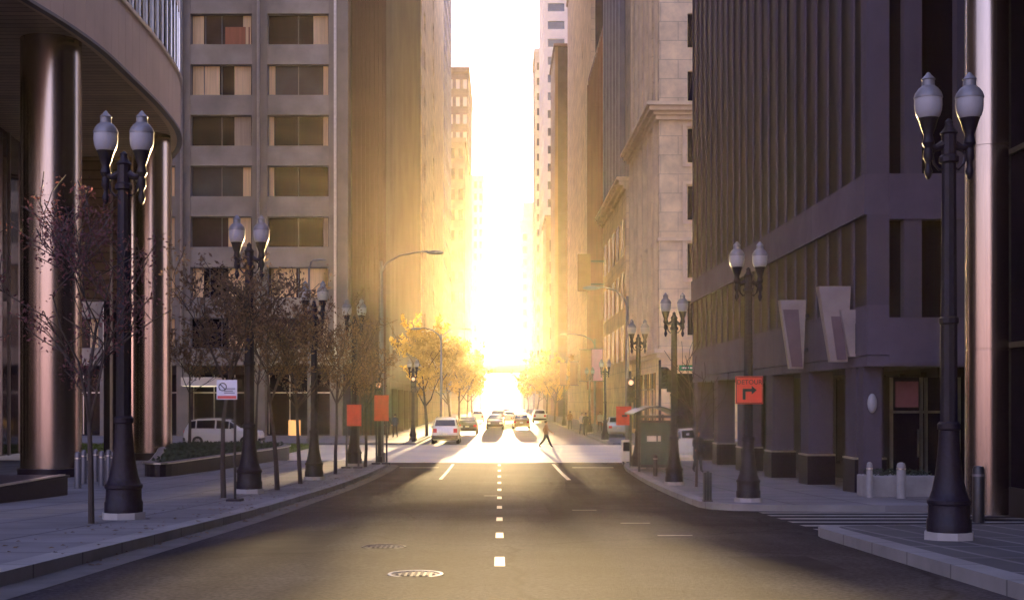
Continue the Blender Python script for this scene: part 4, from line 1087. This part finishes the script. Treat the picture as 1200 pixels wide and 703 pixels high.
for i, (px, Y, h, lf, lab) in enumerate(((500, 96, 9.0, 'leafgold', 'golden tree nearest the crossing before the dark ribbed tower'), (517, 104, 8.6, 'leafgold', 'golden tree behind the double arm street light'),
        (528, 118, 9.0, 'leafgold', 'golden tree just past the double arm street light'), (538, 138, 9.5, 'leafgold', 'golden tree beyond the dark parked saloon'),
        (547, 165, 10, 'leafgold', 'golden tree beside the pale parked saloon'), (553, 200, 10, 'leafgold', 'most distant golden tree past the dark ribbed tower'))):
    tree('autumn_tree', lab, X(px, Y), Y, h*.8, 1.15, 2300, .2, lf, .14, 40+i, 'golden trees on the pavement past the ribbed tower', .22, 3, 0)
for i, (px, Y, h, lab) in enumerate(((650, 160, 7.5, 'golden tree nearest the two dark banners'), (640, 185, 8, 'golden tree second past the two dark banners'), (629, 215, 8.5, 'golden tree third past the two dark banners'), (619, 270, 9.5, 'most distant golden tree past the dark banners'))):
    tree('autumn_tree', lab, X(px, Y), Y, h, 1.1, 2200, .26, 'leafgold', .14, 60+i, 'golden trees on the pavement past the dark banners', .25, 3, 0)

rr = random.Random(77); m = MB()
for k in range(420):
    y = rr.uniform(13, 52); x = kl(y) - abs(rr.gauss(0, 1.0)) - .05 if rr.random() < .6 else kl(y) + abs(rr.gauss(0, .14))
    z = g(y) + (.012 if x < kl(y) else -.117); a = rr.uniform(0, 6.3); q = rr.uniform(.025, .05)
    m.poly([(x+q*math.cos(a), y+q*math.sin(a), z), (x-q*.5*math.sin(a), y+q*.5*math.cos(a), z+.012), (x-q*math.cos(a), y-q*math.sin(a), z), (x+q*.5*math.sin(a), y-q*.5*math.cos(a), z+.006)])
tag(struct('fallen_leaves', m, M['leafbrown'], 'stuff'), 'dry brown leaves fallen along the kerb below the brown leaved trees', 'fallen leaves', kind='stuff')
# ------------------------------------------------------------------ vehicles
SUV = dict(L=4.55, W=.9, st=[(-2.27,.42,.72,.76,.62),(-2.2,.3,.88,.93,.72),(-1.25,.22,.98,1.04,.78),(-.45,.22,1.02,1.58,.66),(.35,.22,1.03,1.68,.66),(1.55,.22,1.04,1.64,.65),(1.95,.22,1.04,1.56,.64),(2.2,.3,1.0,1.06,.74),(2.27,.42,.82,.86,.7)])
SED = dict(L=4.7, W=.88, st=[(-2.35,.4,.62,.66,.62),(-2.25,.26,.78,.82,.72),(-1.2,.2,.9,.95,.76),(-.35,.2,.93,1.36,.58),(.3,.2,.94,1.43,.58),(.95,.2,.95,1.38,.57),(1.6,.2,.95,1.0,.72),(2.2,.26,.9,.95,.72),(2.35,.4,.7,.74,.66)])
def car(label, loc, rz, K, paint, name='parked_car', group=None):
    t = thing(name, label, 'car', loc, rz, group); W = K['W']; st = K['st']
    m = MB(); secs = []
    for y, zl, zbelt, zt, wt in st:
        e = 1 - .1*(abs(y)/st[-1][0])**4
        w_ = W*e
        half = [(w_*.86,zl),(w_*.97,zl+.1),(w_,(zl+zbelt)/2),(w_*.97,zbelt),(min(wt, w_*.95),zt),(min(wt, w_*.95)*.55,zt+.03)]
        secs.append([(x, y, z) for x, z in half] + [(-x, y, z) for x, z in reversed(half)])
    for A, B in zip(secs[:-1], secs[1:]):
        n = len(A)
        for i in range(n): j = (i+1) % n; m.poly([A[i], A[j], B[j], B[i]])
    m.poly(secs[0]); m.poly(secs[-1]); b = m.build('body', M[paint], t)
    bm = bmesh.new(); bm.from_mesh(b.data); bmesh.ops.remove_doubles(bm, verts=bm.verts, dist=1e-4); bmesh.ops.recalc_face_normals(bm, faces=bm.faces)
    for f in bm.faces: f.smooth = True
    for e in bm.edges:
        if len(e.link_faces) == 2 and e.calc_face_angle(0) > R(32): e.smooth = False
    bm.to_mesh(b.data); bm.free()
    def quad(name, p, mn, th=.012):
        p = [Vector(q) for q in p]; n = (p[1]-p[0]).cross(p[3]-p[0]).normalized(); c = sum(p, Vector())/4
        if n.dot(c - Vector((0, c.y*.3, .6))) < 0: n = -n
        q = MB(); q.hexa([v - n*.02 for v in p] + [v + n*th for v in p]); return q.build(name, M[mn], t)
    lerp = lambda A, B, s: tuple(a+(b-a)*s for a, b in zip(A, B))
    def patch(A, i, B, j, u0, u1, v0, v1):   # bilinear patch between section points
        a0, a1, b0, b1 = A[i], A[j], B[i], B[j]
        q = lambda u, v: lerp(lerp(a0, a1, v), lerp(b0, b1, v), u)
        return [q(u0,v0), q(u1,v0), q(u1,v1), q(u0,v1)]
    n = len(secs[0])
    for a, b_, u0, u1 in ((3,4,.03,.95),(4,5,.05,.95),(2,3,.45,.97)) + (((5,6,.05,.9),) if K is SUV else ((5,6,.03,.45),)):
        quad('side_window', patch(secs[a], 3, secs[b_], 4, u0, u1, .12, .88), 'glassdark'); quad('side_window', patch(secs[a], n-4, secs[b_], n-5, u0, u1, .12, .88), 'glassdark')
    def cross(a, b_, u0, u1, name):
        A, B = secs[a], secs[b_]
        p = [lerp(A[4], B[4], u0), lerp(A[n-5], B[n-5], u0), lerp(A[n-5], B[n-5], u1), lerp(A[4], B[4], u1)]
        p = [(x*.9, y, z+.022) for x, y, z in p]; quad(name, p, 'glassdark', .02)
    cross(2, 3, .12, .94, 'windscreen')
    cross(6, 7, .1, .85, 'rear_window') if K is SUV else cross(5, 6, .08, .9, 'rear_window')
    yr, yf = st[-1][0], st[0][0]
    for s in (-1, 1):
        q = MB(); z = .86 if K is SUV else .74
        q.box(s*W*.72-.12, s*W*.72+.12, yr-.14, yr+.02, z-.12, z+(.14 if K is SUV else .06)); q.build('tail_light', M['tail'], t, bevel=.015)
        q = MB(); z = .72 if K is SUV else .62
        q.box(s*W*.66-.14, s*W*.66+.14, yf-.015, yf+.14, z-.08, z+.07); q.build('headlight', M['headl'], t, bevel=.015)
    for ya_, yb_, za_, zb_ in ((yr-.1, yr+.06, .36, .56), (yf-.06, yf+.1, .34, .52)): q = MB(); q.box(-W*.9, W*.9, ya_, yb_, za_, zb_); q.build('bumper', M['darkmetal'] if K is SUV else M[paint], t, bevel=.03)
    q = MB(); q.box(-.16, .16, yr+.06, yr+.07, .6, .7); q.build('licence_plate', M['white'], t)
    for y in (st[0][0]+.85, st[-1][0]-.85):
        for s in (-1, 1):
            q = MB(); q.lathe([(.2,-.1),(.31,-.1),(.33,-.07),(.33,.07),(.31,.1),(.2,.1)], seg=20); o = q.build('wheel', M['rubber'], t, smooth=True); o.location = (s*W*.88, y, .33); o.rotation_euler = (0, PI/2, 0)
            q = MB(); q.lathe([(.19,-.105),(.05,-.12),(.05,.12),(.19,.105)], seg=14, flute=.12); q.build('rim', M['rim'], o)
    for s in (-1, 1):
        q = MB(); q.box(s*W*1.0-.02, s*W*1.0+.14*s if s > 0 else s*W*1.0+.02, -.75, -.62, .98, 1.12) if s > 0 else q.box(-W-.14, -W+.02, -.75, -.62, .98, 1.12); q.build('wing_mirror', M[paint], t, bevel=.02)
    if K is SUV:
        q = MB()
        for s in (-1, 1): q.tube([(s*.56,-.3,1.64),(s*.56,-.1,1.74),(s*.56,1.4,1.73),(s*.56,1.6,1.66)], .02, 6)
        q.build('roof_rail', M['darkmetal'], t)
    return t
zr = -.13
car('white station car crossing behind the lawn strip', (X(263,77.4), 77.4, zr), PI/2, SUV, 'whitecar', 'car')
car('silver wagon parked at the kerb below the golden trees', (X(521,80.5), 83.5, zr), PI, SUV, 'silver')
car('dark saloon parked in front of the silver wagon', (X(549,110), 108, zr), PI, SED, 'darkcar')
car('tan saloon driving away beyond the striding pedestrian', (X(611,125), 127, zr), PI, SED, 'taxi', 'car')
car('dark car coming towards the crossing beside the tan saloon', (X(580,124), 126, zr), 0, SED, 'darkcar', 'car')
car('maroon car behind the oncoming dark car', (X(583,152), 152, zr), 0, SUV, 'redcar', 'car')
car('silver car driving ahead of the tan saloon', (X(597,165), 165, zr), PI, SED, 'silver', 'car')
car('white wagon parked by the golden trees past the dark banners', (X(632,165), 165, zr), PI, SUV, 'whitecar')
car('pale saloon parked beyond the dark parked saloon', (X(560,170), 170, zr), PI, SED, 'whitecar')
car('smallest dark car in the middle of the street', (X(593,215), 215, zr), PI, SED, 'darkcar', 'car')
car('white saloon waiting in the cross street behind the bus shelter', (X(819,61), 61, zr), PI/2, SED, 'whitecar', 'car')
car('silver saloon standing behind the pale news box', (X(722,96), 96, 0), PI, SED, 'silver')

# ------------------------------------------------------------------ people
def person(label, x, y, z, rz, h, top, legs, stride=.0, arm=.1, group=None, bag=False):
    t = thing('person', label, 'person', (x, y, z), rz, group)
    # local: facing -y; metres for a 1.75 m figure
    J = {'pel':(0,0,.95,.13),'wa':(0,.0,1.1,.125),'ch':(0,0,1.32,.15),'nk':(0,-.01,1.5,.058),'hd':(0,-.03,1.6,.088),'ht':(0,-.02,1.69,.078)}
    for s, n in ((-1,'l'),(1,'r')):
        st = stride*s
        J['hip'+n]=(s*.09,0,.9,.11); J['kn'+n]=(s*.1,-st*.45-.03*abs(stride)*2,.5,.085); J['an'+n]=(s*.1,-st+(.12 if st<0 else 0),.09 if st>=0 else .13,.06); J['to'+n]=(s*.11,-st-.14+(.12 if st<0 else 0),.035,.036)
        J['sh'+n]=(s*.19,0,1.42,.068); J['el'+n]=(s*.24,st*.45+.02,1.15,.05); J['wr'+n]=(s*.25,st*.75-.1-arm*.5,.92+arm*.3,.036); J['ha'+n]=(s*.25,st*.8-.14-arm*.6,.84+arm*.3,.036)
    E = [('pel','wa'),('wa','ch'),('ch','nk'),('nk','hd'),('hd','ht')]
    for n in 'lr': E += [('pel','hip'+n),('hip'+n,'kn'+n),('kn'+n,'an'+n),('an'+n,'to'+n),('ch','sh'+n),('sh'+n,'el'+n),('el'+n,'wr'+n),('wr'+n,'ha'+n)]
    ks = list(J); me = bpy.data.meshes.new('body'); k = h/1.75
    me.from_pydata([tuple(c*k for c in J[a][:3]) for a in ks], [(ks.index(a), ks.index(b)) for a, b in E], [])
    o = bpy.data.objects.new('body', me); C.objects.link(o)
    sk = o.modifiers.new('skin', 'SKIN'); o.modifiers.new('sub', 'SUBSURF').levels = 2
    for i, a in enumerate(ks): r = J[a][3]*k; me.skin_vertices[0].data[i].radius = (r, r*.85)
    me.skin_vertices[0].data[0].use_root = True
    dg = bpy.context.evaluated_depsgraph_get(); nm = bpy.data.meshes.new_from_object(o.evaluated_get(dg)); o.modifiers.clear(); o.data = nm; bpy.data.meshes.remove(me)
    nm.materials.clear()
    for q in (top, legs, 'skin', 'rubber'): nm.materials.append(M[q])
    for p in nm.polygons:
        p.use_smooth = True; c = p.center/k
        wrist = abs(c.x) > .2 and c.z < .93+arm*.3
        p.material_index = 2 if (c.z > 1.5 or wrist) else 3 if c.z < .09 else 1 if c.z < .88 else 0
    o.parent = t
    m = MB(); m.sphere((0,.005*k,1.645*k), .1*k, 12, (.95,1.05,1)); 
    m.v = [(x, max(y, -.06*k) if z < 1.66*k else y, z) for x, y, z in m.v]; m.v = [(x*.97, y+.015*k, max(z, 1.585*k)) for x, y, z in m.v]
    m.build('hair', M['hair'], t, smooth=True)
    m = MB(); m.lathe([(.2*k,.86*k),(.19*k,.98*k),(.165*k,1.1*k),(.175*k,1.3*k),(.15*k,1.42*k),(.08*k,1.48*k)], seg=14); m.v = [(x, y*.72, z) for x, y, z in m.v]; m.build('coat', M[top], t, smooth=True)
    for s in (-1, 1):
        m = MB(); m.sphere((s*.035*k,-.108*k,1.615*k), .012*k, 6); m.build('eye', M['black'], o, smooth=True)
    if bag:
        m = MB(); m.box(.2*k,.32*k,-.2*k,.16*k,.74*k,1.05*k); m.build('bag', M['cloth_dark'], t, bevel=.03)
    return t
person('pedestrian in a brown coat striding over the far crosswalk', X(640,75.5), 75.5, zr, PI/2, 1.6, 'cloth_brown', 'cloth_dark', .34, .1)
person('pedestrian in dark coat with a bag behind the bare tree', X(818,46), 46, g(46), R(20), 1.5, 'cloth_dark', 'cloth_dark', .1, .15, None, True)
person('dark clothed pedestrian at the foot of the dark ribbed tower', X(454,90), 90, 0, R(160), 1.75, 'cloth_dark', 'cloth_dark', .12, .1)
person('navy clothed pedestrian beside the dark one by the ribbed tower', X(463,91.5), 91.5, 0, R(200), 1.72, 'cloth_blue', 'cloth_dark', .14, .1)
person('pale jacketed pedestrian beside the lamp post with the pink banner', X(682,100), 100, 0, R(10), 1.72, 'cloth_pale', 'cloth_blue', .2, .1)
person('pedestrian in dark jacket beside the pale jacketed one', X(686.5,97), 97, 0, R(170), 1.75, 'cloth_dark', 'cloth_dark', .16, .1)
person('brown coated pedestrian below the two dark banners', X(668,118), 118, 0, R(185), 1.72, 'cloth_brown', 'cloth_dark', .2, .1)
person('pedestrian in pale top walking by the podium of the grey tower', X(703,112), 112, 0, R(5), 1.7, 'cloth_pale', 'cloth_dark', .2, .1)
